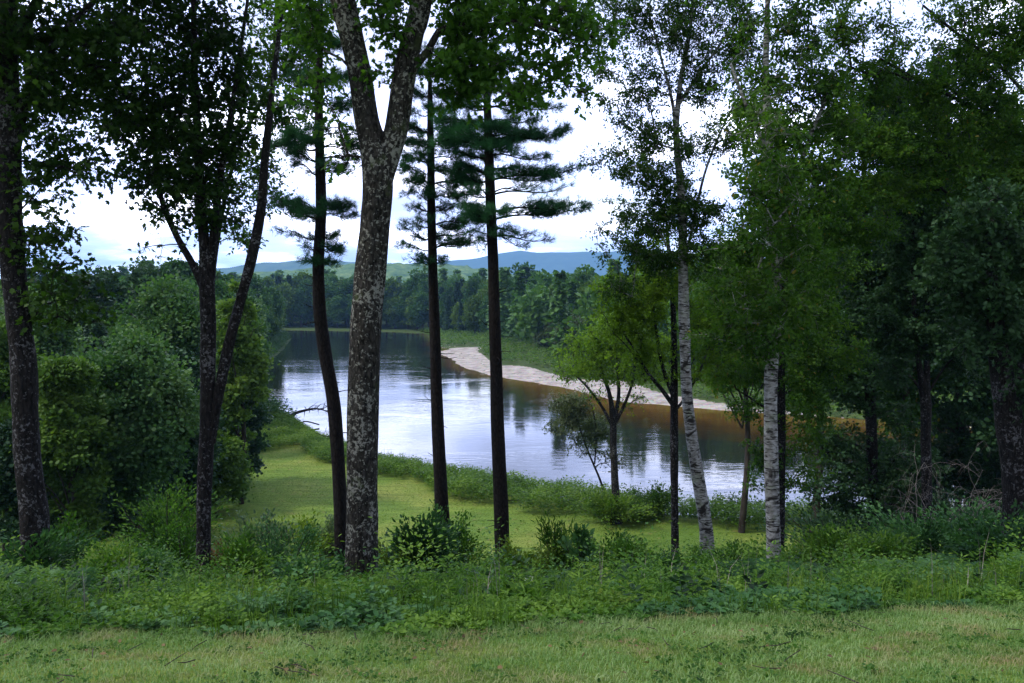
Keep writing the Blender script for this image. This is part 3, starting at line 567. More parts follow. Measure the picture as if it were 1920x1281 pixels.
make_tree('small_tree', 'small yellow green tree on the riverbank shrubs beside the water', 'tree', 38.5,
    [[(1156, 968, 17), (1153, 900, 14), (1150, 840, 13), (1149, 785, 12), (1143, 740, 8), (1130, 700, 6), (1118, 660, 4)],
     [(1150, 800, 8), (1168, 765, 6), (1185, 720, 5), (1192, 670, 4)], [(1149, 800, 7), (1128, 762, 5), (1100, 725, 4), (1075, 700, 3)], [(1152, 790, 9), (1160, 740, 7), (1158, 690, 5), (1155, 640, 3)]],
    [(1150, 640, 85, 40, 3.0), (1095, 665, 55, 35, 2.8), (1200, 655, 65, 40, 3.0), (1120, 700, 65, 22, 2.2), (1190, 700, 60, 22, 2.0), (1230, 700, 30, 25, 1.2), (1150, 610, 60, 25, 1.7), (1060, 700, 25, 20, 1.0), (1180, 600, 50, 25, 1.6), (1190, 750, 40, 20, .5), (1120, 740, 30, 15, .5)], 'yellow', 'bark_dark', .13, OVAL, seed=31, twig=.006, per=1.3, rise=.7)
make_tree('shrubby_tree', 'sparse brownish shrub hanging over the water beside the small yellow green tree', 'shrub', 40.2,
    [[(1140, 950, 5), (1125, 900, 4), (1100, 840, 3.5), (1078, 775, 3)], [(1115, 870, 3), (1118, 810, 2.5), (1110, 760, 2)]],
    [(1080, 750, 40, 25, 3.3), (1060, 790, 35, 30, 3), (1105, 800, 45, 35, 2.7), (1095, 835, 40, 20, 1.5), (1150, 870, 35, 25, 0.75), (1050, 760, 25, 25, 2.1)], 'mid_d', 'bark_dark', .12, OVAL, seed=32, twig=.007, per=.8)
make_tree('ash_tree', 'thin straight black trunk with feathery light green boughs left of the leaning birch', 'tree', 19,
    [[(1266, 1078, 16), (1265, 960, 14), (1264, 850, 14), (1264, 740, 15), (1264, 660, 12), (1262, 580, 10), (1256, 500, 8), (1250, 420, 5)],
     [(1262, 760, 9), (1240, 730, 8), (1215, 700, 6), (1195, 665, 5), (1170, 625, 4)], [(1264, 750, 8), (1243, 690, 7), (1230, 620, 6), (1222, 560, 5), (1205, 500, 3)], [(1266, 770, 6), (1285, 745, 5), (1310, 700, 4), (1330, 650, 3)]],
    [(1180, 600, 60, 40, 3.1), (1150, 560, 50, 38, 2.6), (1230, 560, 60, 55, 3.2), (1250, 510, 60, 45, 3.2), (1210, 650, 55, 35, 2.6), (1180, 680, 40, 18, 1.2), (1310, 600, 50, 40, 2.1), (1330, 660, 50, 40, 2), (1180, 520, 50, 30, 1.4), (1240, 700, 30, 20, 0.65), (1300, 700, 40, 25, 1.3), (1220, 450, 50, 30, 1.3)], 'yellow', 'bark_dark', .075, OVAL, seed=33, twig=.004, rise=.8, per=1.2)
make_tree('birch_tree', 'leaning white birch with a curved mottled trunk left of the upright birch', 'birch tree', 17,
    [[(1327, 1035, 27.9), (1319, 960, 25.1), (1310, 900, 24.2), (1298, 830, 22.3), (1290, 760, 20.5), (1285, 680, 20.5), (1283, 600, 20.5), (1281, 520, 18.6), (1280, 430, 15.8), (1275, 340, 14), (1268, 250, 11.2), (1275, 160, 9.3), (1290, 80, 7.44), (1300, 0, 5.58), (1310, -120, 3.72)],
     [(1281, 500, 6.51), (1300, 420, 5.58), (1320, 330, 4.65), (1350, 250, 3.72), (1390, 170, 2.79), (1430, 90, 1.86)], [(1272, 290, 7.44), (1262, 200, 6.51), (1240, 110, 4.65), (1215, 20, 3.72)], [(1270, 200, 7.44), (1310, 140, 5.58), (1360, 70, 4.65), (1410, 0, 3.72)]],
    [(1170, 40, 80, 50, 2.2), (1250, 50, 80, 60, 2), (1340, 60, 80, 60, 2.2), (1200, 140, 60, 50, 2), (1280, 160, 60, 50, 1.6), (1370, 160, 70, 60, 2.3), (1190, 230, 50, 45, 2), (1250, 250, 55, 50, 2), (1330, 260, 50, 50, 2), (1140, 300, 45, 25, 1.6), (1190, 320, 60, 40, 2.8), (1250, 340, 60, 45, 3.2), (1170, 390, 35, 40, 1.7), (1220, 420, 65, 45, 3.6), (1290, 400, 60, 50, 3.6), (1180, 470, 50, 35, 2.9), (1250, 480, 65, 35, 3.5), (1130, 440, 20, 20, 1.1), (1120, 150, 40, 70, 1.4), (1420, 240, 60, 60, 2.6), (1160, 540, 45, 25, 2.2), (1390, 60, 60, 50, 2.2), (1330, 480, 60, 50, 3.6), (1280, -60, 200, 60, 2.2)], 'birch_leaf', 'birch', .068, OVAL, seed=34, twig=.0032, per=1.25)
make_tree('birch_tree', 'upright white birch with black bands, trunk vanishing into leaves above', 'birch tree', 12,
    [[(1452, 1130, 28.5), (1451, 1060, 27.5), (1448, 960, 26.6), (1446, 860, 25.6), (1445, 760, 24.7), (1446, 690, 24.7), (1450, 600, 22.8), (1455, 500, 20.9), (1452, 400, 19), (1442, 280, 16.1), (1436, 160, 12.3), (1438, 40, 9.5), (1445, -120, 5.7)],
     [(1455, 520, 11.4), (1480, 400, 9.5), (1510, 280, 7.6), (1560, 160, 5.7)], [(1444, 300, 8.55), (1400, 200, 6.65), (1370, 120, 4.75)]],
    [(1440, 180, 80, 70, 2.3), (1500, 110, 80, 60, 2), (1450, 60, 90, 50, 1.8), (1420, 330, 75, 60, 3.2), (1490, 260, 80, 70, 3.2), (1400, 430, 70, 50, 3.4), (1480, 380, 80, 60, 3.4), (1460, 480, 75, 45, 3.1), (1380, 520, 60, 50, 3.1), (1420, 590, 70, 50, 3.2), (1490, 570, 70, 60, 3.2), (1370, 620, 50, 50, 2.7), (1440, 645, 60, 30, 2.8), (1560, 200, 70, 70, 3.1), (1540, 330, 60, 60, 3.1), (1480, -60, 180, 60, 2), (1450, 640, 60, 50, 3, -1.2), (1440, 550, 70, 50, 3.2, -1.2), (1460, 450, 70, 50, 3, -1.3), (1450, 350, 70, 60, 2.4, -1.3), (1440, 240, 60, 60, 1.6, -1.2)], 'maple', 'birch', .075, OVAL, seed=35, twig=.0035, per=1.1)
make_tree('maple_tree', 'dark slender trunk rising right behind the upright white birch', 'tree', 20,
    [[(1462, 985, 17), (1464, 900, 17), (1465, 800, 16), (1464, 700, 14), (1470, 560, 12), (1480, 420, 9)], [(1464, 800, 6), (1440, 770, 5), (1405, 745, 4), (1380, 730, 3)]],
    [(1400, 700, 60, 40, 2.9), (1360, 700, 40, 30, 2.2), (1400, 770, 45, 25, 2.2), (1500, 700, 55, 60, 3.4), (1510, 790, 45, 45, 2.9), (1440, 850, 35, 40, 2.4), (1500, 880, 40, 45, 2), (1550, 650, 60, 60, 3.7), (1340, 560, 60, 60, 3.2), (1400, 500, 70, 60, 3.7), (1530, 480, 70, 60, 3.7), (1420, 915, 30, 15, 0.85)], 'maple', 'bark_dark', .09, OVAL, seed=36, twig=.004)
make_tree('maple_tree', 'dark maple trunk between the upright birch and the forked slender tree', 'tree', 23,
    [[(1640, 1020, 24), (1638, 930, 21), (1634, 830, 20), (1632, 740, 19), (1630, 620, 16), (1625, 480, 13), (1620, 330, 9), (1615, 180, 6)],
     [(1632, 740, 8), (1600, 710, 6), (1560, 690, 5), (1530, 680, 4)], [(1634, 850, 6), (1590, 830, 5), (1550, 850, 3)]],
    [(1620, 250, 80, 60, 3.7), (1650, 180, 80, 60, 3.1), (1580, 380, 70, 60, 3.7), (1660, 380, 70, 50, 3.1), (1600, 480, 70, 60, 3.9), (1670, 520, 60, 60, 4.1), (1600, 600, 70, 50, 4.1), (1640, 670, 70, 40, 4.1), (1570, 700, 60, 45, 3.7), (1600, 760, 50, 30, 2.5), (1570, 830, 50, 45, 3.1), (1600, 900, 60, 50, 3.1), (1560, 930, 50, 35, 2), (1680, 780, 45, 30, 2), (1690, 870, 60, 60, 2.7), (1700, 930, 50, 40, 2.2)], 'maple_dark', 'bark_dark', .12, OAK, .33, seed=37, twig=.005)
make_tree('maple_tree', 'slender dark tree whose trunk forks in two below grey green leaves', 'tree', 21,
    [[(1738, 992, 20), (1737, 900, 18), (1736, 820, 18), (1735, 750, 19), (1724, 690, 10), (1716, 620, 9), (1712, 500, 7), (1715, 350, 5)],
     [(1736, 760, 14), (1738, 690, 11), (1735, 620, 10), (1745, 500, 8), (1755, 350, 5)], [(1733, 740, 5), (1705, 705, 4), (1680, 690, 3)], [(1738, 740, 5), (1770, 690, 4), (1800, 660, 3)]],
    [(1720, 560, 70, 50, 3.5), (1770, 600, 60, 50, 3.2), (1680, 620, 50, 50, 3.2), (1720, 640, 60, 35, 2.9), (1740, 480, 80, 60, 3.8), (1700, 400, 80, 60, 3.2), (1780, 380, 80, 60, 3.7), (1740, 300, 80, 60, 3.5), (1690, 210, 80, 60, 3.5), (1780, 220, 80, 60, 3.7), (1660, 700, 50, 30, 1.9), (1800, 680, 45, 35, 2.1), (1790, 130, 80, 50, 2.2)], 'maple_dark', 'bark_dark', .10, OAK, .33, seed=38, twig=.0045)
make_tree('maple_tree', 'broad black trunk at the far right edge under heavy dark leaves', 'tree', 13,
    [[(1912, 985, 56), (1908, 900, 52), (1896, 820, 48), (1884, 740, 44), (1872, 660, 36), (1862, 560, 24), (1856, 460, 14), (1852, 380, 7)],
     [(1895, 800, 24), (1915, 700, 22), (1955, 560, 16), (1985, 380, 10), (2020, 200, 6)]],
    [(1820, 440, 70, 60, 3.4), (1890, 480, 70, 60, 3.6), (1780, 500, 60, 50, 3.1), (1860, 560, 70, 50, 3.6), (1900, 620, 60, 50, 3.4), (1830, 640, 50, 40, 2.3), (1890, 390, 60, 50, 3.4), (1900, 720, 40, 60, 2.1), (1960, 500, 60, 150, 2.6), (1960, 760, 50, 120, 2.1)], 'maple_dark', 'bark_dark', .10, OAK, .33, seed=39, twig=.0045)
make_tree('ash_tree', 'tall green ash filling the upper right corner with fine leaflets', 'tree', 15,
    [[(2035, 1000, 34), (2025, 700, 28), (2005, 400, 22), (1975, 200, 14), (1930, 50, 9), (1890, -120, 6)],
     [(1995, 330, 9), (1900, 250, 7), (1800, 190, 6), (1720, 150, 6), (1650, 110, 4)], [(1975, 240, 7), (1880, 130, 6), (1790, 60, 5), (1730, 10, 4)], [(2010, 500, 8), (1900, 380, 6), (1790, 300, 6), (1700, 260, 4)]],
    [(1870, 60, 80, 60, 3.7), (1820, 130, 80, 50, 3.2), (1880, 200, 70, 70, 4.4), (1820, 260, 70, 50, 4.2), (1760, 190, 70, 40, 3.4), (1700, 170, 70, 40, 3.2), (1640, 150, 60, 50, 2.7), (1700, 270, 70, 50, 3.9), (1770, 330, 70, 50, 3.7), (1850, 340, 70, 50, 4.1), (1640, 280, 70, 60, 3.7), (1600, 350, 60, 50, 3.4), (1690, 360, 60, 40, 3.1), (1580, 250, 60, 50, 3.4), (1920, 320, 50, 80, 4.1), (1700, 60, 70, 40, 1.2), (1790, 30, 60, 40, 1.5), (1620, 50, 60, 40, 1.4), (1560, 70, 60, 50, 2), (1560, 420, 60, 40, 3.4), (1640, 430, 60, 40, 3.1), (1700, -70, 260, 60, 2), (1960, -50, 100, 200, 3.1)], 'maple', 'bark_dark', .07, OVAL, seed=40, twig=.0035, per=1.1)

# ------------------------------------------------------------------ middle distance and far trees
def lump_crown(ml, rng, Hh, Rr, kind, leaf, count, z0=.15, tmpl=BUNCH):
    if kind == 'cone':
        n = count; t = rng.random(n) ** .75                       # 0 at the foot
        tier = np.floor(t * 13) / 13; fr = (t - tier) * 13
        R0 = Rr * (1 - tier) * (1.05 - .35 * fr) + .15
        a = rng.uniform(0, 2 * math.pi, n); lobe = .72 + .28 * np.sin(a * 5 + tier * 40) + .14 * rng.normal(size=n)
        rr = R0 * np.clip(lobe, .2, 1.2) * rng.random(n) ** .4
        z = Hh * (z0 + (1 - z0) * (tier + fr / 13 * .6)) - rr * .22
        pos = np.stack([np.cos(a) * rr, np.sin(a) * rr, z], -1); nr = np.stack([np.cos(a) * .6, np.sin(a) * .6, np.ones(n)], -1) + rng.normal(size=(n, 3)) * .45
        ax = np.stack([np.cos(a), np.sin(a), -.3 + 0 * a], -1) + rng.normal(size=(n, 3)) * .4
        leaves(ml, pos, ax, nr, leaf * rng.uniform(.6, 1.3, n), tmpl, np.clip(.5 + .25 * rng.normal(size=n), 0, 1)); return
    K = {'round': 58, 'tall': 60, 'feather': 90, 'bush': 50}[kind]
    u = rdir(rng, K, .15) * rng.random((K, 1)) ** .38
    zc = Hh * (z0 + 1) / 2; hz = Hh * (1 - z0) / 2
    c = u * [Rr * .74, Rr * .74, hz * .82] + [0, 0, zc]
    pr = np.sqrt(np.clip(1 - ((c[:, 2] - zc * .92) / (hz * 1.12)) ** 2, .12, 1)) if kind != 'bush' else 1
    c[:, :2] *= np.reshape(pr, (-1, 1)) if kind != 'bush' else 1
    lr = Rr * rng.uniform(.14, .36, K)
    if kind == 'feather': lr = Rr * rng.uniform(.12, .26, K)
    w = lr ** 2; k = rng.choice(K, count, p=w / w.sum()); d = rdir(rng, count, .35)
    rad = lr[k] * (.55 + .5 * rng.random(count)) * (1 + .18 * rng.normal(size=count))
    rad = np.where(rng.random(count) < .14, rad * rng.uniform(1.1, 1.6, count), rad)
    pos = c[k] + d * rad[:, None] * [1.1, 1.1, .8]
    if kind == 'feather':
        up = rng.random(count) ** 3 * lr[k] * 1.6; pos[:, 2] += up; pos[:, :2] += (d[:, :2] * up[:, None] * .35)
    ax = d + rdir(rng, count) * .7; nr = d * .8 + rdir(rng, count) * .8 + [0, 0, .5]
    leaves(ml, pos, ax, nr, leaf * rng.uniform(.6, 1.3, count), tmpl, np.clip(np.repeat(rng.random((K, 1)), 1, 1)[k, 0] * .45 + .28 + .2 * rng.normal(size=count), 0, 1))
def proto_tree(name, Hh, Rr, kind, mat, leaf, count, seed, z0=.15, tmpl=BUNCH, tr=.018):
    rng = np.random.default_rng(seed); mt = MB(); ml = MB()
    p = np.array([(0, 0, -.6), (.02 * Hh, 0, Hh * .3), (0, .01 * Hh, Hh * .6), (0, 0, Hh * .93)]); sp = smooth_path(np.hstack([p, np.array([[1.2], [.9], [.55], [.12]]) * Hh * tr]), Hh / 12)
    tube(mt, sp[:, :3], sp[:, 3], 7)
    if kind != 'cone':
        for _ in range(9):
            z = Hh * rng.uniform(.25, .7); a = rng.uniform(0, 6.28); e = np.array([math.cos(a) * Rr * .7, math.sin(a) * Rr * .7, z + Hh * .18])
            tube(mt, np.array([(0, 0, z), e * [.5, .5, 1] - [0, 0, Hh * .08], e]), np.array([.4, .25, .08]) * Hh * tr, 5)
    lump_crown(ml, rng, Hh, Rr, kind, leaf, count, z0, tmpl)
    return mt, ml, M[mat]
def place_custom(name, label, x, y, Hh, Rr, kind, mat, leaf, count, seed, z0=.1, group=None, cat='tree', sink=0.0, tmpl=BUNCH):
    mt, ml, m = proto_tree(name, Hh, Rr, kind, mat, leaf * .84, int(count * 1.4), seed, z0, tmpl, .010)
    root = thing(name, (x, y, float(terrain(x, y)) - sink), label, cat, group)
    mt.build('trunk', M['bark_far'], root, True); ml.build('crown', m, root); return root
def tree_at(px, ytop, d, *a, **k):
    """height from where the treetop shows"""
    x = Xp(px, d); g = float(terrain(x, d)); return x, d, H(ytop, d) - g
def mid(name, label, px, ptop, d, rpx, kind, mat, leaf, count, seed, z0=.1, group=None, tmpl=BUNCH):
    x, y, h = tree_at(px, ptop, d); place_custom(name, label, x, y, h, rpx / FPX * d, kind, mat, leaf, count, seed, z0, group, tmpl=tmpl)
mid('hemlock_tree', 'large feathery grey green tree in front of the left bank thicket', 245, 600, 29, 125, 'feather', 'mid_a', .15, 26000, 51, .22)
mid('maple_tree', 'rounded light green tree behind the feathery grey green one', 305, 498, 44, 125, 'round', 'mid_a', .2, 22000, 52, .1)
mid('maple_tree', 'leafy green tree between the far left oak trunk and the feathery tree', 120, 620, 26, 90, 'round', 'mid_b', .14, 18000, 53, .05)
mid('maple_tree', 'yellow green tree behind the far left oak trunk', -10, 560, 30, 110, 'round', 'mid_b', .17, 18000, 54, .0)
mid('maple_tree', 'yellowish young tree seen between the forked stems', 445, 500, 42, 55, 'tall', 'mid_b', .2, 12000, 55, .1)
mid('spruce_tree', 'dark spruce beside the right stem of the forked tree', 440, 690, 46, 70, 'tall', 'mid_c', .2, 14000, 56, .02)
mid('maple_tree', 'green waterside tree at the corner where the lawn meets the river', 440, 560, 66, 62, 'tall', 'mid_b', .28, 14000, 57, .02)
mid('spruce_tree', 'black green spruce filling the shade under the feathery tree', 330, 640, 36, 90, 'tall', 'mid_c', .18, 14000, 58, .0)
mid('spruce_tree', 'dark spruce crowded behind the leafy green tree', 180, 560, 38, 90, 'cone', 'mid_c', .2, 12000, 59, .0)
mid('spruce_tree', 'blue green spruce with a ragged top against the white sky', 190, 472, 62, 70, 'feather', 'mid_c', .3, 12000, 60, .1)
mid('pine_tree', 'ragged topped pine beside the blue green spruce on the skyline', 285, 470, 64, 80, 'feather', 'mid_c', .3, 12000, 61, .1)
mid('maple_tree', 'low bushy tree at the foot of the left bank thicket', 395, 800, 40, 70, 'bush', 'mid_b', .15, 9000, 63, .0)
mid('maple_tree', 'blackish tree behind the far left oak trunk near the ground', 40, 760, 27, 90, 'bush', 'mid_c', .14, 12000, 64, .0)
mid('maple_tree', 'broad green tree at the extreme left behind the others', 60, 500, 46, 110, 'round', 'mid_a', .2, 14000, 65, .05)
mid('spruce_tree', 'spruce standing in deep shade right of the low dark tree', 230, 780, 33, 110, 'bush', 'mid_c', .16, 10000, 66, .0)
mid('maple_tree', 'tall dark leafy tree filling the gap behind the two slender right trunks', 1690, 210, 33, 150, 'tall', 'maple', .17, 34000, 81, .22)
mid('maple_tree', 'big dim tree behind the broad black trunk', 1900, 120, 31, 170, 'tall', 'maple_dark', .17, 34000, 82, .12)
mid('maple_tree', 'dense green tree behind the dark trunk of the upright birch', 1530, 330, 35, 120, 'tall', 'maple', .17, 26000, 83, .27)
mid('maple_tree', 'bushy green tree between the leaning and the upright birch, further down', 1395, 430, 37, 105, 'round', 'maple', .17, 20000, 84, .36)
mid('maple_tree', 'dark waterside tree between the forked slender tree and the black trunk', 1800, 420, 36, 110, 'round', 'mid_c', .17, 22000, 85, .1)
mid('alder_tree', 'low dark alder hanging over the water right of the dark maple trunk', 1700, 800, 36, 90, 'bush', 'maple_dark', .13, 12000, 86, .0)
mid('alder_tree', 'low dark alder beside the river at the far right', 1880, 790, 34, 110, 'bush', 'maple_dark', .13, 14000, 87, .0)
mid('willow_tree', 'pale willow on the far shore above the gravel bar', 1085, 590, 150, 55, 'round', 'mid_d', .45, 7000, 67, .02)
mid('willow_tree', 'greyish willow beside the pale one above the gravel bar', 1045, 600, 165, 45, 'round', 'mid_d', .45, 6000, 68, .02)
mid('willow_tree', 'silvery willow top behind the small yellow green tree', 1130, 560, 160, 50, 'feather', 'mid_d', .5, 6000, 69, .02)

PROTO = {}
def protos(key, res, spec):
    out = []
    for i, (nm, lab, h, r, kind, mat, leaf, cnt) in enumerate(spec):
        mt, ml, m = proto_tree(nm, h, r, kind, mat, leaf, cnt, 200 + i * 7 + len(PROTO) * 31, .06 if kind != 'cone' else .04, QUAD if res == 'far' else BUNCH)
        a = mt.build('trunk', M['bark_far'], None, True); b = ml.build('crown', m)
        out.append((nm, lab, h, a, b))
    PROTO[key] = out
protos('bank', 'mid', [('maple_tree', 'rounded green tree in the thicket along the left riverbank', 13, 4.2, 'round', 'mid_a', .34, 9000), ('maple_tree', 'yellowish green tree in the thicket along the left riverbank', 12, 3.8, 'tall', 'mid_b', .34, 9000),
    ('spruce_tree', 'dark spruce in the thicket along the left riverbank', 15, 3.4, 'cone', 'mid_c', .36, 7000), ('maple_tree', 'tall dull green tree in the thicket along the left riverbank', 16, 4.4, 'tall', 'far_a', .36, 9000)])
protos('far', 'far', [('maple_tree', 'rounded green tree in the forest wall across the river', 18, 5.4, 'round', 'far_a', .85, 3600), ('maple_tree', 'yellowish green tree in the forest wall across the river', 17, 5.0, 'round', 'far_b', .85, 3600),
    ('spruce_tree', 'dark spruce in the forest wall across the river', 20, 4.0, 'cone', 'far_c', .85, 3000), ('maple_tree', 'tall blue green tree in the forest wall across the river', 21, 5.0, 'tall', 'far_a', .85, 3800), ('oak_tree', 'broad dull green oak in the forest wall across the river', 18, 6.5, 'round', 'far_b', .9, 4200)])
used = set()
def put(key, i, x, y, s, rng, group, hmax=None):
    nm, lab, h, a, b = PROTO[key][i]
    sx = s * rng.uniform(.9, 1.15)
    root = thing(nm, (x, y, float(terrain(x, y))), lab, 'tree', group)
    root.rotation_euler = (0, 0, rng.uniform(0, 6.28)); root.scale = (sx, sx, s)
    for o in (a, b):
        if (key, i, o.name) not in used: used.add((key, i, o.name)); c = o
        else: c = o.copy(); COL.objects.link(c)
        c.parent = root
def resample(line, step):
    seg = np.diff(line, axis=0); ln = np.hypot(*seg.T); cum = np.concatenate([[0], np.cumsum(ln)]); t = np.arange(0, cum[-1], step)
    x = np.interp(t, cum, line[:, 0]); y = np.interp(t, cum, line[:, 1]); dx = np.gradient(x); dy = np.gradient(y); n = np.hypot(dx, dy); return x, y, -dy / n, dx / n
rng = np.random.default_rng(77)
LB = NEAR[8:]                                        # left bank from the lawn corner onwards
x, y, nx, ny = resample(LB, 4.6)
for row, off in enumerate((4.2, 9., 14.5)):
    for k in range(len(x)):
        if x[k] < -120: continue
        px_, py_ = x[k] + rng.normal() * 1.0, y[k] + rng.normal() * 1.0
        # land lies to the left of the edge as it runs away from the camera
        qx, qy = px_ + nx[k] * off, py_ + ny[k] * off
        if inside(np.array([qx]), np.array([qy]), POLY)[0]: qx, qy = px_ - nx[k] * off, py_ - ny[k] * off
        if qy < 75 or abs(qx) > qy * .68 + 8: continue
        s = rng.uniform(.62, .95) if row == 0 else rng.uniform(.85, 1.15)
        if y[k] > 180: s *= 1.1
        if row == 2 and k % 2: continue
        put('bank', int(rng.choice(4, p=[.32, .3, .16, .22])), qx, qy, s * min(1.0, .62 + qy / 300), rng, 'trees of the left riverbank thicket')
# fill behind the near-left trees
for (px_, d_, i_, s_) in [(-60, 50, 0, .9), (20, 60, 3, .85), (110, 70, 1, .95), (240, 80, 0, 1.), (360, 60, 2, .8), (380, 75, 1, .95), (410, 90, 3, .9), (330, 95, 0, 1.05), (160, 85, 3, .9), (60, 80, 2, .95), (-30, 75, 0, 1.), (430, 56, 0, .62), (425, 70, 1, .8), (440, 82, 2, .8), (-150, 55, 1, 1.), (-120, 40, 0, .9), (-260, 50, 3, 1.)]:
    put('bank', i_, Xp(px_, d_), d_, s_, rng, 'trees of the left riverbank thicket')
# forest wall: front rows as trees of their own
FF = np.array([(-190, 330), (-110, 322), (-70, 312), (-42, 300), (-22, 276), (-13, 246), (0, 226), (8, 200), (13, 168), (21, 138), (31, 113), (44, 98), (62, 88), (90, 78), (140, 72), (220, 70)], float)
x, y, nx, ny = resample(FF, 6.2)
nfar = 0
for row, off in enumerate((0, 7, 15.)):
    for k in range(len(x)):
        qx, qy = x[k] + nx[k] * off + rng.normal() * 1.3, y[k] + ny[k] * off + rng.normal() * 1.3
        if inside(np.array([qx]), np.array([qy]), POLY)[0] or abs(qx) > qy * .68 + 8: continue
        s = rng.uniform(.55, .9) if row == 0 else rng.uniform(.85, 1.12)
        s *= np.interp(qy, [80, 100, 150, 240, 320], [.88, .70, .75, .95, 1.08])
        put('far', int(rng.choice(5, p=[.28, .18, .16, .22, .16])), qx, qy, s, rng, 'trees of the forest wall across the river'); nfar += 1
print('far trees', nfar)
# the woods behind, one mass
def woods():
    rg = np.random.default_rng(5); mb = MB()
    cand = []
    x, y, nx, ny = resample(FF, 8.0)
    for off in (24, 33, 43, 54, 68, 84, 102, 125, 150, 180, 215, 255, 300):
        for k in range(len(x)): cand.append((x[k] + nx[k] * off + rg.normal() * 2.5, y[k] + ny[k] * off + rg.normal() * 2.5))
    x, y, nx, ny = resample(LB, 8.0)
    for off in (20, 30, 42, 56, 72, 90, 112, 140, 175):
        for k in range(len(x)): cand.append((x[k] + nx[k] * -off + rg.normal() * 2, y[k] + ny[k] * -off + rg.normal() * 2)); cand.append((x[k] + nx[k] * off, y[k] + ny[k] * off))
    cand = np.array(cand); ok = ~inside(cand[:, 0], cand[:, 1], POLY) & (seg_dist(cand[:, 0], cand[:, 1], POLY) > 17) & (cand[:, 1] > 92) & (np.abs(cand[:, 0]) < cand[:, 1] * .85 + 30)
    cand = cand[ok]; z = terrain(cand[:, 0], cand[:, 1])
    bases = []
    for i in range(8):
        m = MB(); h = [16, 18, 20, 15, 19, 17, 21, 16][i]; lump_crown(m, np.random.default_rng(400 + i), h, [4.8, 4, 3.4, 5.2, 4.6, 5, 3.6, 4.4][i], ['round', 'tall', 'cone', 'round', 'tall', 'round', 'cone', 'round'][i], 1.5, 560, .1, QUAD)
        bases.append((m.v[0], m.f[0], m.r[0]))
    for (cx_, cy_), cz in zip(cand, z):
        v, f, r = bases[rg.integers(8)]; a = rg.uniform(0, 6.28); s = rg.uniform(.75, 1.12) * np.interp(cy_, [90, 300], [.7, 1.05]); c_, s_ = math.cos(a) * s, math.sin(a) * s
        vv = np.stack([v[:, 0] * c_ - v[:, 1] * s_ + cx_, v[:, 0] * s_ + v[:, 1] * c_ + cy_, v[:, 2] * s + cz], -1)
        mb.add(vv, f, np.clip(r * .6 + rg.uniform(0, .5), 0, 1))
    o = mb.build('woods', M['far_a']); tag(o, 'mass of treetops filling the valley behind the riverside trees', 'woods', kind='stuff')
    print('woods', len(cand))
woods()

# ------------------------------------------------------------------ undergrowth, grass, shrubs
def herbs(ml, rng, x, y, hh, leaf, nl, tmpl, spread=.35, lean=.18, width=1.0, up=.35):
    n = len(x); z = terrain(x, y); b = np.stack([x, y, z], -1); ld = rng.normal(size=(n, 3)) * lean; ld[:, 2] = 1; ld = unit(ld)
    k = np.repeat(np.arange(n), nl); m = len(k); t = rng.uniform(.12, 1, m) ** .8; a = rng.uniform(0, 6.28, m)
    out = np.stack([np.cos(a), np.sin(a), 0 * a], -1); H_ = hh[k]
    pos = b[k] + ld[k] * (t * H_)[:, None] + out * (rng.random(m) * spread * H_ * .5)[:, None]
    ax = out + rdir(rng, m) * .35; ax[:, 2] += up; nr = np.array([0, 0, 1.]) + rng.normal(size=(m, 3)) * .45
    leaves(ml, pos, ax, nr, leaf * rng.uniform(.6, 1.25, m) * (1.15 - .4 * t), tmpl, np.clip(np.repeat(rng.random(n), nl) * .5 + .25 * rng.random(m) + .2 * t, 0, .95), width)
    # stems
    s0 = b; s1 = b + ld * hh[:, None]; sd = np.stack([np.cos(a[:n]), np.sin(a[:n]), 0 * a[:n]], -1) * .003
    v = np.stack([s0 + sd, s0 - sd, s1], 1); ml.add(v.reshape(-1, 3), np.arange(n * 3).reshape(-1, 3), np.full(n, .5))
def clump(x, y, s=1.0, k=0.0):
    return np.clip(.5 + 2.1 * np.clip(wob(x, y, .55 * s, k), -.3, 1) * np.clip(.6 + wob(x, y, 1.7 * s, k + 3), 0, 1.4), .3, 2.3)
def blades(ml, rng, x, y, hh, w, nb, lean=.3, z=None):
    n = len(x); z = terrain(x, y) if z is None else z; k = np.repeat(np.arange(n), nb); m = len(k)
    b = np.stack([x, y, z], -1)[k] + rng.normal(size=(m, 3)) * [.02, .02, 0]
    a = rng.uniform(0, 6.28, m); o = np.stack([np.cos(a), np.sin(a), 0 * a], -1); H_ = hh[k] * rng.uniform(.6, 1.15, m); ln = np.abs(rng.normal(size=m)) * lean
    sd = np.stack([-np.sin(a), np.cos(a), 0 * a], -1) * (w * .5)
    p1 = b + o * (ln * H_ * .35)[:, None] + np.array([0, 0, 1.]) * (H_ * .6)[:, None]; p2 = b + o * (ln * H_ * 1.0)[:, None] + np.array([0, 0, 1.]) * (H_ * (1 - .25 * np.minimum(ln, 1)))[:, None]
    v = np.stack([b + sd, b - sd, p1 - sd * .8, p1 + sd * .8, p2], 1)
    base = np.arange(m)[:, None] * 5; rn = np.clip(rng.random(m) * .8 + .1, 0, .95)
    ml.add(v.reshape(-1, 3), base + np.array([[0, 1, 2, 3]]), rn)
    off = ml.n - len(v) * 5
    ml.f.append(base + np.array([[3, 2, 4]]) + off); ml.r.append(rn.astype(np.float32)); ml.m.append(np.zeros(m, np.int32))
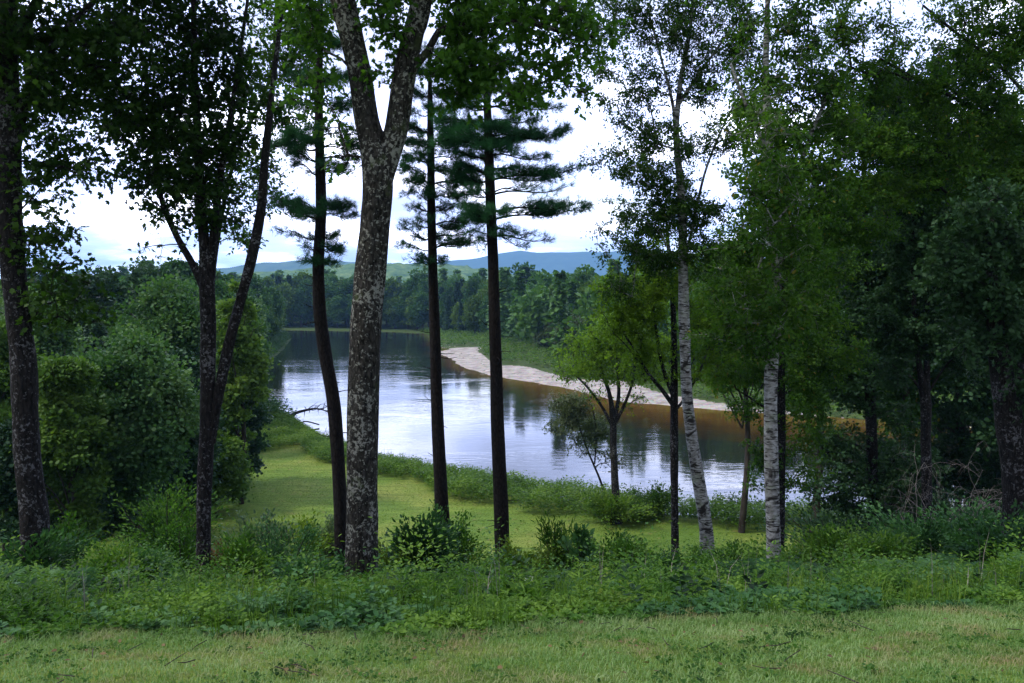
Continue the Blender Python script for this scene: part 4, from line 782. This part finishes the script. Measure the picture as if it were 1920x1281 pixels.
def ferns(ml, rng, x, y, size, nf=8):
    z = terrain(x, y)
    for X_, Y_, Z_, s in zip(x, y, z, size):
        for q in range(nf):
            a = q * 2 * math.pi / nf + rng.normal() * .25; o = np.array([math.cos(a), math.sin(a), 0]); t = np.linspace(.12, 1, 13)
            path = np.array([X_, Y_, Z_]) + o * (t * s * .8)[:, None] + np.array([0, 0, 1.]) * ((t * 1.25 - t ** 2 * .75) * s)[:, None]
            tg = unit(np.gradient(path, axis=0)); sd = np.cross(tg, [0, 0, 1.]); sd = unit(sd); ln = s * .26 * np.sin(np.clip(t * 1.05, 0, 1) * math.pi) ** .7 + .01
            for sg in (1, -1):
                leaves(ml, path, sd * sg + tg * .35, np.cross(sd, tg) + rng.normal(size=(13, 3)) * .12, ln, LONG, np.full(13, rng.uniform(.3, .8)), 1.3)
def scatter(rng, n, y0, y1, xr=.72, fn=None):
    y = rng.uniform(y0 ** 2, y1 ** 2, n) ** .5; x = rng.uniform(-1, 1, n) * (y * xr + .5)
    if fn is not None: k = fn(x, y); x, y = x[k], y[k]
    return x, y

def foreground():
    rg = np.random.default_rng(901)
    # mown grass at the viewer's feet
    g = MB(); n = 62000
    x, y = scatter(rg, n, 2.6, 6.6, .76); k = y < edge_y(x) + .25; x, y = x[k], y[k]
    blades(g, rg, x, y, .019 + .015 * rg.random(len(x)) + .03 * np.clip(1 - (edge_y(x) - y) / .5, 0, 1), .0045, 3, .7)
    o = g.build('grass', M['grass']); tag(o, 'short mown grass along the top of the slope', 'grass', kind='stuff')
    fl = MB(); x, y = scatter(rg, 260, 3., 7, .76); x, y = x[y < edge_y(x) + .5], y[y < edge_y(x) + .5]
    leaves(fl, np.stack([x, y, terrain(x, y) + .035], -1), rdir(rg, len(x), 0, .15), np.array([0, 0, 1.]) + rg.normal(size=(len(x), 3)) * .4, .035 * rg.uniform(.5, 1.2, len(x)), OAK, rg.random(len(x)) * .9)
    o = fl.build('fallen_leaves', M['dry_leaf']); tag(o, 'a few dry brown leaves lying on the mown grass', 'fallen leaves', kind='stuff')
    tw = MB(); x, y = scatter(rg, 60, 3., 6, .76); k = y < edge_y(x); x, y = x[k], y[k]
    for X_, Y_ in zip(x, y):
        a = rg.uniform(0, 6.28); l = rg.uniform(.06, .22); q = np.array([X_, Y_, float(terrain(X_, Y_)) + .035]); d_ = np.array([math.cos(a), math.sin(a), 0.]) * l
        tube(tw, np.array([q - d_ / 2, q + rg.normal(size=3) * [.01, .01, .003], q + d_ / 2]), [.003, .003, .0015], 4)
    o = tw.build('fallen_twigs', M['bark_far']); tag(o, 'small dry twigs dropped on the mown grass', 'twigs', kind='stuff')
    cl = MB(); x, y = scatter(rg, 5200, 3., 7, .76, lambda x, y: (y < edge_y(x) + .3) & (wob(x, y, .5, 3.) > .12)); herbs(cl, rg, x, y, .02 + .03 * rg.random(len(x)), .022, 6, OVAL, spread=1.5, width=1.6)
    o = cl.build('clover', M['weed_a']); tag(o, 'patches of clover and small weeds in the mown grass', 'clover', kind='stuff')
    # rank growth on the slope
    def dens(x, y):
        return y > edge_y(x) + .02
    a = MB(); b = MB(); c = MB(); t = MB()
    x, y = scatter(rg, 11000, 4.6, 9.5, .74, dens); w = wob(x, y, 1.1)
    k = w > -.12; hh = .10 + .22 * rg.random(k.sum()) ** 1.5 * np.clip((y[k] - edge_y(x[k])) / 2.5 + .2, .3, 1.4) + .14 * np.clip(w[k], 0, 1) * np.clip((y[k] - 5.5) / 2, 0, 1)
    herbs(a, rg, x[k], y[k], hh * clump(x[k], y[k]), .052, 15, OVAL)
    k = ~k; hh = .10 + .22 * rg.random(k.sum()) ** 1.5 * np.clip((y[k] - edge_y(x[k])) / 2.5 + .2, .3, 1.4); herbs(b, rg, x[k], y[k], hh * clump(x[k], y[k], 1, 2.), .062, 12, OVAL, width=1.25)
    x, y = scatter(rg, 9000, 9.0, 16, .74); w = wob(x, y, 1.6, 2.); k = w > 0
    herbs(a, rg, x[k], y[k], (.3 + .42 * rg.random(k.sum()) ** 1.5) * clump(x[k], y[k], 1.5), .075, 13, OVAL); k = ~k
    herbs(b, rg, x[k], y[k], (.25 + .4 * rg.random(k.sum()) ** 1.5) * clump(x[k], y[k], 1.5, 4.), .08, 12, OVAL, width=1.1)
    x, y = scatter(rg, 9000, 15.5, 27, .74, lambda x, y: (y + .10 * np.abs(x) < 27.5 + 1.5 * wob(x, y, 3.)) | (x > 11)); w = wob(x, y, 2.2, 5.); k = w > -.1
    herbs(a, rg, x[k], y[k], .3 + .4 * rg.random(k.sum()), .13, 11, OVAL); k = ~k
    herbs(b, rg, x[k], y[k], .25 + .4 * rg.random(k.sum()), .14, 11, OVAL)
    # goldenrod: upright stems clad in narrow leaves
    x, y = scatter(rg, 1500, 5.6, 14, .74, lambda x, y: dens(x, y) & (wob(x, y, 1.4, 7.) > .05) & (y > edge_y(x) + .5))
    herbs(c, rg, x, y, (.26 + .36 * rg.random(len(x))) * np.clip(y / 9, .6, 1.1), .075, 26, LONG, spread=.12, lean=.1, up=.5, width=1.2)
    x, y = scatter(rg, 4200, 4.8, 12, .74, lambda x, y: dens(x, y) & (wob(x, y, 1.9, 11.) > -.15)); blades(t, rg, x, y, .14 + .3 * rg.random(len(x)) ** 1.5 * np.clip((y - edge_y(x)) / 1.5 + .3, .3, 1), .006, 7, .45)
    x, y = scatter(rg, 1500, 12, 24, .74, lambda x, y: wob(x, y, 2.4, 3.) > .1); blades(t, rg, x, y, .4 + .4 * rg.random(len(x)), .012, 8, .4)
    o = a.build('undergrowth', M['weed_a']); tag(o, 'bright green leafy weeds covering the slope', 'undergrowth', kind='stuff')
    o = b.build('undergrowth', M['weed_b']); tag(o, 'bluish green leafy weeds growing in patches on the slope', 'undergrowth', kind='stuff')
    o = c.build('goldenrod_undergrowth', M['weed_a']); tag(o, 'upright narrow leaved stalks standing among the weeds', 'undergrowth', kind='stuff')
    o = t.build('tall_grass', M['bank']); tag(o, 'long unmown grass among the weeds below the lawn edge', 'grass', kind='stuff')
    yy_ = MB(); x, y = scatter(rg, 1500, 5.2, 22, .74, lambda x, y: dens(x, y) & (wob(x, y, .9, 21.) > .25)); herbs(yy_, rg, x, y, (.2 + .4 * rg.random(len(x))) * np.clip(y / 9, .6, 1.2), .045, 16, OVAL)
    o = yy_.build('yellow_undergrowth', M['weed_y']); tag(o, 'yellow green patches among the weeds', 'undergrowth', kind='stuff')
    dk = MB(); x, y = scatter(rg, 2600, 6.0, 20, .74, lambda x, y: dens(x, y) & (wob(x, y, 1.3, 31.) > .2)); herbs(dk, rg, x, y, (.2 + .45 * rg.random(len(x))) * np.clip(y / 9, .6, 1.2), .085, 12, OVAL)
    o = dk.build('dark_undergrowth', M['maple_dark']); tag(o, 'dark leaved seedlings growing in clumps among the weeds', 'undergrowth', kind='stuff')
    sp = MB(); x, y = scatter(rg, 1500, 7.5, 19, .74, lambda x, y: (wob(x, y, 1.0, 41.) > .1)); herbs(sp, rg, x, y, .3 + .7 * rg.random(len(x)) ** 2.2, .062, 80, OVAL, spread=.9, lean=.12)
    o = sp.build('bushy_undergrowth', M['weed_a']); tag(o, 'taller bushy seedlings rising unevenly out of the weeds', 'undergrowth', kind='stuff')
    st = MB(); x, y = scatter(rg, 700, 6., 18, .74); blades(st, rg, x[:300], y[:300], .3 + .4 * rg.random(300), .005, 2, .35)
    o = st.build('dead_stem_undergrowth', M['bark_grey']); tag(o, 'thin dry stems standing among the weeds', 'dead stems', kind='stuff')
    lg = MB(); xx = rg.uniform(-19, 24, 60000); yy = rg.uniform(29, 60, 60000); z, dn, df, ins, near = terrain(xx, yy, True)
    k = near & (~ins) & (dn > 3.6) & (xx > np.interp(yy, [33, 36, 44, 58], [-26, -17, -15.5, -18.5])) & (np.abs(xx) < yy * .68)
    blades(lg, rg, xx[k], yy[k], .015 + .035 * rg.random(k.sum()) ** 2, .02, 3, .8)
    o = lg.build('lawn_grass', M['lawn_blade']); tag(o, 'mown grass of the lower lawn beside the river', 'grass', kind='stuff')
    so = MB(); ex, ey, enx, eny = resample(FAR[6:19], .2); k = rg.integers(0, len(ex), 700); of = rg.uniform(-5, 7, 700) ; sx_, sy_ = ex[k] + enx[k] * of, ey[k] + eny[k] * of; z, dn, df, ins, near = terrain(sx_, sy_, True); q = (~near) & (df < 6)
    for X_, Y_, Z_ in zip(sx_[q], sy_[q], z[q]):
        u = rdir(rg, 8); u = np.array([(-1, -1, -1), (1, -1, -1), (1, 1, -1), (-1, 1, -1), (-1, -1, 1), (1, -1, 1), (1, 1, 1), (-1, 1, 1)]) * .6 + u * .35; r_ = rg.uniform(.06, .28) ** 1.3
        so.add(u * r_ * [1.3, 1, .7] + [X_, Y_, Z_ + r_ * .2], np.array([(0, 1, 2, 3), (4, 5, 6, 7), (0, 1, 5, 4), (1, 2, 6, 5), (2, 3, 7, 6), (3, 0, 4, 7)]))
    o = so.build('stones', M['bark_grey']); tag(o, 'stones scattered along the water edge of the gravel bar', 'stones', kind='stuff')
    # ferns on the right of the slope
    f = MB(); x, y = scatter(rg, 420, 9, 17, .74, lambda x, y: (x / y > .30) | ((x / y < -.5) & (y < 12))); ferns(f, rg, x, y, rg.uniform(.4, .75, len(x)))
    o = f.build('fern_undergrowth', M['weed_b']); tag(o, 'blue green ferns massed on the right of the slope', 'ferns', kind='stuff')
    # growth between lawn and river, and the rough strip on the far shore
    r = MB(); r2 = MB()
    ex, ey, enx, eny = resample(NEAR[1:11], .1); k = rg.integers(0, len(ex), 42000); of = rg.uniform(-12, 12, len(k)); x = ex[k] + enx[k] * of; y = ey[k] + eny[k] * of; z, dn, df, ins, near = terrain(x, y, True)
    wd = np.interp(x, [-26, -20, -16, -6, -2, 3, 9, 16, 30], [12, 9, 4.2, 4.4, 6.0, 5.2, 4.0, 4.2, 12]) + .5 * np.sin(x * 1.3)
    k = (~ins) & near & (dn < wd) & ((x < 24) | (rg.random(len(x)) < .5)); x, y, dn = x[k], y[k], dn[k]
    hh = (.62 + .3 * rg.random(len(x)) + .25 * wob(x, y, 2.5)) * np.interp(x, [-20, -8, -3, 4], [.7, .85, 1.05, 1.15]); hh = np.clip(hh * 1.2, .35, 1.5)
    herbs(r, rg, x, y, hh, .18, 18, OVAL, spread=.6)
    xx = rg.uniform(-14, 40, 9000); yy = rg.uniform(36, 62, 9000); z, dn, df, ins, near = terrain(xx, yy, True); k = (~ins) & near & (dn < 1.6)
    blades(r2, rg, xx[k], yy[k], .8 + .5 * rg.random(k.sum()), .03, 6, .25)
    ex, ey, enx, eny = resample(NEAR[9:16], .15); k = rg.integers(0, len(ex), 9000); of = rg.uniform(-6, 6, len(k)); lx, ly = ex[k] + enx[k] * of, ey[k] + eny[k] * of; z, dn, df, ins, near = terrain(lx, ly, True); k = (~ins) & near
    bk = MB(); herbs(bk, rg, lx[k], ly[k], .8 + 1.4 * rg.random(k.sum()), .34, 14, OVAL, spread=.9)
    o = bk.build('overhanging_undergrowth', M['mid_a']); tag(o, 'dark bushy growth overhanging the water along the left bank', 'undergrowth', kind='stuff')
    q = 9000; xx = rg.uniform(-34, -12, q); yy = rg.uniform(30, 66, q); k = xx < np.interp(yy, [30, 33, 36, 44, 58], [-30, -24, -17, -15.5, -18.5]) + .6 * np.sin(yy * 1.1)
    herbs(r, rg, xx[k], yy[k], .3 + .8 * rg.random(k.sum()) ** 2, .17, 12, OVAL, spread=.5)
    o = r.build('bank_undergrowth', M['bank']); tag(o, 'dense green growth between the lower lawn and the river', 'undergrowth', kind='stuff')
    o = r2.build('reeds', M['bank']); tag(o, 'reedy grass standing at the water edge of the near bank', 'reeds', kind='stuff')
    fs = MB(); n = 16000; x = rg.uniform(-32, 110, n); y = rg.uniform(60, 290, n); z, dn, df, ins, near = terrain(x, y, True)
    gw = np.interp(x, [-16, -8, 0, 6, 14, 22, 27, 60], [3.5, 8, 8.5, 8, 9, 7, .8, .3]) + 1.6 * np.sin(x * .5)
    k = (~ins) & (~near) & (df < 75) & ((df > gw + .5) | (y > 196)); herbs(fs, rg, x[k], y[k], .8 + 1.3 * rg.random(k.sum()), .6, 9, OVAL, spread=.9)
    o = fs.build('shore_undergrowth', M['mid_b']); tag(o, 'rough green scrub on the far shore behind the gravel bar', 'undergrowth', kind='stuff')
foreground()

# individual shrubs and plants on the slope
def shrub(name, label, px, ptop, d, rpx, mat, leaf, count, seed, tmpl=OVAL, cat='shrub', squash=1.0):
    rg = np.random.default_rng(seed); x = Xp(px, d); g = float(terrain(x, d)); h = H(ptop, d) - g; r = rpx / FPX * d
    root = thing(name, (x, d, g), label, cat); count = int(count * 1.7); ms = MB(); ml = MB(); K = max(10, int(14 * (h * r) ** .5 * 2.4))
    tips = np.stack([rg.normal(size=K) * r * .62, rg.normal(size=K) * r * .5, h * rg.uniform(.2, .95, K)], -1); tips[::6, 2] *= 1.2; tips[:, 2] = np.clip(tips[:, 2], .15 * h, h * 1.1)
    for tp in tips:
        t = np.linspace(0, 1, 6)[:, None]; path = np.array([0, 0, -.05]) + (tp + [0, 0, .05]) * t + np.array([0, 0, 1.]) * (np.sin(t * math.pi) * .12 * h) + rg.normal(size=(6, 3)) * .01
        tube(ms, path, np.linspace(.011, .003, 6) * max(.7, h), 4)
    k = rg.integers(0, K, count); t = rg.uniform(.35, 1.05, count) ** .6
    pos = tips[k] * t[:, None] + np.array([0, 0, 1.]) * (np.sin(np.clip(t, 0, 1) * math.pi) * .12 * h)[:, None] + rg.normal(size=(count, 3)) * r * .16
    pos[:, 2] = np.clip(pos[:, 2], .02, h * 1.15)
    ax = unit(pos * [1, 1, .4]) + rdir(rg, count) * .6; nr = np.array([0, 0, 1.]) + rg.normal(size=(count, 3)) * .6
    leaves(ml, pos, ax, nr, leaf * rg.uniform(.6, 1.25, count), tmpl, np.clip(.5 + .27 * rg.normal(size=count), 0, .95))
    ms.build('stem', M['bark_far'], root, True); ml.build('leaves', M[mat], root); return root
shrub('leafy_shrub', 'dense dark green shrub growing right of the thick oak trunk', 790, 990, 12.5, 85, 'weed_b', .085, 5200, 71)
shrub('leafy_shrub', 'yellow green shrub squeezed between the dense dark shrub and the thick oak', 735, 1020, 12.2, 35, 'weed_y', .07, 900, 72)
shrub('leafy_shrub', 'pale grey leaved shrub left of the slim leaning pine', 480, 985, 16, 60, 'weed_g', .085, 2600, 73)
shrub('leafy_shrub', 'bright yellow green shrub left of the foot of the thick oak', 560, 975, 17, 55, 'weed_y', .08, 1900, 74)
shrub('leafy_shrub', 'grey green shrub at the foot of the slim leaning pine', 612, 960, 18, 32, 'weed_g', .08, 1500, 75)
shrub('leafy_shrub', 'rounded light green shrub on the edge of the left thicket', 300, 925, 25, 75, 'weed_a', .13, 4200, 76)
shrub('leafy_shrub', 'dark green bush clinging to the foot of the straight slender pine', 822, 965, 17, 28, 'weed_b', .07, 1300, 77)
shrub('ash_sapling', 'tall feathery green sapling right of the tall pine trunk', 1040, 985, 12.5, 48, 'weed_a', .10, 1300, 78, LONG, 'sapling')
shrub('young_sapling', 'reddish stemmed sapling with big round leaves near the white flowers', 1092, 980, 11.5, 26, 'weed_b', .11, 330, 79, OVAL, 'sapling')
shrub('rusty_shrub', 'rust red withered shrub at the foot of the forked tree', 405, 1028, 12.6, 36, 'weed_r', .05, 700, 80)
shrub('leafy_shrub', 'dark leaved shrub below the lawn patch at the left', 250, 1045, 12, 70, 'weed_b', .07, 2600, 81)
shrub('leafy_shrub', 'bright green shrub between the two birches', 1385, 1030, 14.5, 60, 'weed_a', .07, 2600, 82)
shrub('leafy_shrub', 'green shrub at the foot of the upright birch', 1500, 1030, 13, 75, 'weed_a', .07, 3000, 83)
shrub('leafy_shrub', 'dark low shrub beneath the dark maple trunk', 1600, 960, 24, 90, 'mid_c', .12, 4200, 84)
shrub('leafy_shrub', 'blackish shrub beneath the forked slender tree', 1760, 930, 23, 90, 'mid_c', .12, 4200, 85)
shrub('leafy_shrub', 'blue green bush beside the broad black trunk', 1840, 965, 15, 95, 'weed_b', .10, 3800, 86)
shrub('leafy_shrub', 'dusty green shrub behind the ferns left of the fork', 1680, 985, 17, 75, 'weed_b', .09, 3000, 87)
shrub('leafy_shrub', 'low leafy bush under the big left oak trunk', 40, 1020, 11.3, 70, 'weed_b', .075, 2400, 88)
shrub('leafy_shrub', 'dark green bush in front of the thick oak trunk', 560, 1065, 9.0, 70, 'weed_b', .06, 2400, 89)
shrub('leafy_shrub', 'tangled green bush under the tall pine', 900, 1050, 12, 55, 'weed_a', .065, 1900, 90)
shrub('leafy_shrub', 'light green bush between the sapling and the thin black trunk', 1180, 1035, 13, 65, 'weed_a', .07, 2400, 91)
shrub('milkweed_plant', 'broad leaved pale green plant at the front edge of the weeds', 990, 1120, 6.6, 42, 'weed_a', .11, 150, 92, OVAL, 'plant')
shrub('grapevine_plant', 'yellow green vine leaves against the foot of the thick oak', 690, 1085, 9.2, 26, 'weed_y', .10, 60, 93, OAK, 'plant')
shrub('leafy_shrub', 'olive bush on the riverbank right of the small yellow green tree', 1230, 915, 39.5, 40, 'bank', .14, 2200, 94)
shrub('leafy_shrub', 'sunlit bush around the foot of the small yellow green tree', 1150, 925, 38.2, 45, 'bank', .14, 2600, 95)
for i_, (px_, pt_, d_, r_, mt_, lf_, n_, lb_) in enumerate([
    (205, 1020, 11, 55, 'weed_a', .06, 1700, 'bright leafy bush between the far left oak and the forked tree'),
    (330, 990, 14, 50, 'weed_a', .06, 1700, 'loose green bush just left of the forked tree foot'),
    (445, 1035, 10.5, 45, 'weed_a', .055, 1500, 'fresh green bush just right of the rusty shrub'),
    (520, 1010, 13, 50, 'weed_b', .06, 1700, 'dull green bush in front of the bright yellow green shrub'),
    (640, 1050, 10.4, 40, 'weed_b', .06, 1300, 'dark bush touching the left side of the thick oak foot'),
    (860, 1010, 14, 45, 'weed_a', .065, 1500, 'green bush between the two pines on the right of the thick oak'),
    (975, 1025, 12, 40, 'weed_y', .06, 1000, 'yellowish bush at the right of the tall pine foot'),
    (1150, 1000, 14.5, 45, 'weed_a', .07, 1500, 'upright green bush behind the reddish stemmed sapling'),
    (1245, 1040, 12.5, 40, 'weed_b', .06, 1300, 'small dark bush at the foot of the thin black trunk'),
    (1335, 1050, 12.5, 45, 'weed_a', .06, 1500, 'bright bush at the foot of the leaning birch'),
    (1560, 1025, 12, 55, 'weed_a', .065, 1700, 'spreading green bush right of the upright birch foot'),
    (1650, 1030, 11.5, 60, 'weed_a', .07, 1700, 'light green bush before the dark maple trunk'),
    (1740, 1000, 13, 55, 'weed_b', .08, 1700, 'broad leaved bush before the forked slender tree'),
    (1900, 990, 12, 60, 'weed_b', .09, 1700, 'broad leaved bush under the black trunk on the far right'),
    (110, 1005, 12.5, 45, 'weed_a', .06, 1400, 'leafy bush right beside the far left oak foot')]):
    shrub('leafy_shrub', lb_, px_, pt_ - (0 if 950 < px_ < 1420 else 22), d_, r_ * 1.15, mt_, lf_, int(n_ * 1.3), 300 + i_)
# white flowers
def flowers():
    rg = np.random.default_rng(44); d = 10.5; x = Xp(990, d); g = float(terrain(x, d)); root = thing('white_flower', (x, d, g), 'cluster of small white flowers in the weeds below the tall pine', 'flowers')
    ms = MB(); mp = MB(); zt = H(1092, d) - g
    for hx, hz in ((0, 0), (.06, -.03), (-.07, -.05), (.10, -.12), (-.02, .03), (.04, .05), (.12, -.02)):
        tip = np.array([hx, rg.normal() * .05, zt + hz]); tube(ms, np.linspace([hx * .3, 0, -.05], tip, 5), .003, 4)
        n = 26; d_ = rdir(rg, n, .7); leaves(mp, tip + d_ * .02, d_, rdir(rg, n), .03, OVAL, rg.random(n) * .9)
    ms.build('stem', M['weed_a'], root, True); mp.build('blossom', M['petal'], root)
flowers()
# dead twiggy shrub at the right
def dead_shrub():
    rg = np.random.default_rng(46); d = 19.; x = Xp(1800, d); g = float(terrain(x, d)); root = thing('dead_shrub', (x, d, g), 'grey leafless tangle of twigs left of the broad black trunk', 'dead shrub')
    mb = MB(); zt = H(800, d) - g
    def br(p, dr, ln, r, lev):
        n = 7; pts = [p]
        for i in range(n): dr = unit(dr + rg.normal(size=3) * .2 + np.array([0, 0, -.05 * lev])); pts.append(pts[-1] + dr * ln / n)
        tube(mb, np.array(pts), np.linspace(r, r * .5, n + 1), 4)
        if lev < 4:
            for k in range(3 if lev else 4): i = rg.integers(2, n + 1); br(pts[i], unit(dr + rg.normal(size=3) * .75), ln * .62, r * .6, lev + 1)
    for k in range(9): br(np.array([rg.normal() * .3, rg.normal() * .2, -.1]), unit(np.array([rg.normal() * .45, rg.normal() * .3, 1.])), zt * .55, .013, 0)
    mb.build('branches', M['bark_grey'], root, True)
dead_shrub()
# fallen branch lying in the water
def driftwood():
    rg = np.random.default_rng(48); c = P(520, 800, 76); root = thing('fallen_branch', (c[0], 76, 0), 'dead fallen branch reaching from the left bank into the water', 'fallen branch')
    mb = MB()
    def p(px, z, y): return np.array([Xp(px, 76 + y) - c[0], y, z])
    main = np.array([p(500, .9, -1), p(530, .55, 0), p(560, 1.1, .5), (p(590, 1.3, 1)), p(612, 1.0, 1.5)]); sp = smooth_path(np.hstack([main, [[.22], [.19], [.14], [.09], [.03]]]), .2); tube(mb, sp[:, :3], sp[:, 3], 7, .1, rg)
    m2 = np.array([p(525, .5, 0), p(550, .05, -1), p(570, .45, -1.5), p(596, .2, -1.8)]); tube(mb, smooth_path(np.hstack([m2, [[.1], [.08], [.05], [.02]]]), .2)[:, :3], .07, 6)
    for k in range(26):
        q = sp[rg.integers(6, len(sp)), :3]; e = q + np.array([rg.uniform(-.3, 1.3), rg.normal() * .5, rg.uniform(-.9, 1.0)]); m_ = (q + e) / 2 + rg.normal(size=3) * .12
        tube(mb, np.array([q, m_, e]), [.05, .03, .012], 4)
    mb.build('branches', M['bark_dark'], root, True)
driftwood()

# ------------------------------------------------------------------ valley haze
def haze():
    mt, nt, out = newmat('haze'); v = N(nt, 'ShaderNodeVolumePrincipled'); v.inputs['Color'].default_value = (.30, .57, 1.0, 1); v.inputs['Density'].default_value = 1.5e-4; v.inputs['Anisotropy'].default_value = .0
    L(nt, v.outputs[0], out.inputs['Volume'])
    x0, x1, y0, y1, z0, z1 = -9100, 9100, -60, 9100, -4, 420
    V = np.array([(x, y, z) for x in (x0, x1) for y in (y0, y1) for z in (z0, z1)], float)
    mb = MB(); mb.add(V, np.array([(0, 1, 3, 2), (4, 6, 7, 5), (0, 4, 5, 1), (2, 3, 7, 6), (0, 2, 6, 4), (1, 5, 7, 3)])); o = mb.build('haze', mt); tag(o, kind='stuff')
    tag(o, 'thin bluish air over the valley', 'haze')
HAZE = True
if HAZE: haze()
print('faces', sum(len(o.data.polygons) for o in bpy.data.objects if o.type == 'MESH' and o.data.users == 1))
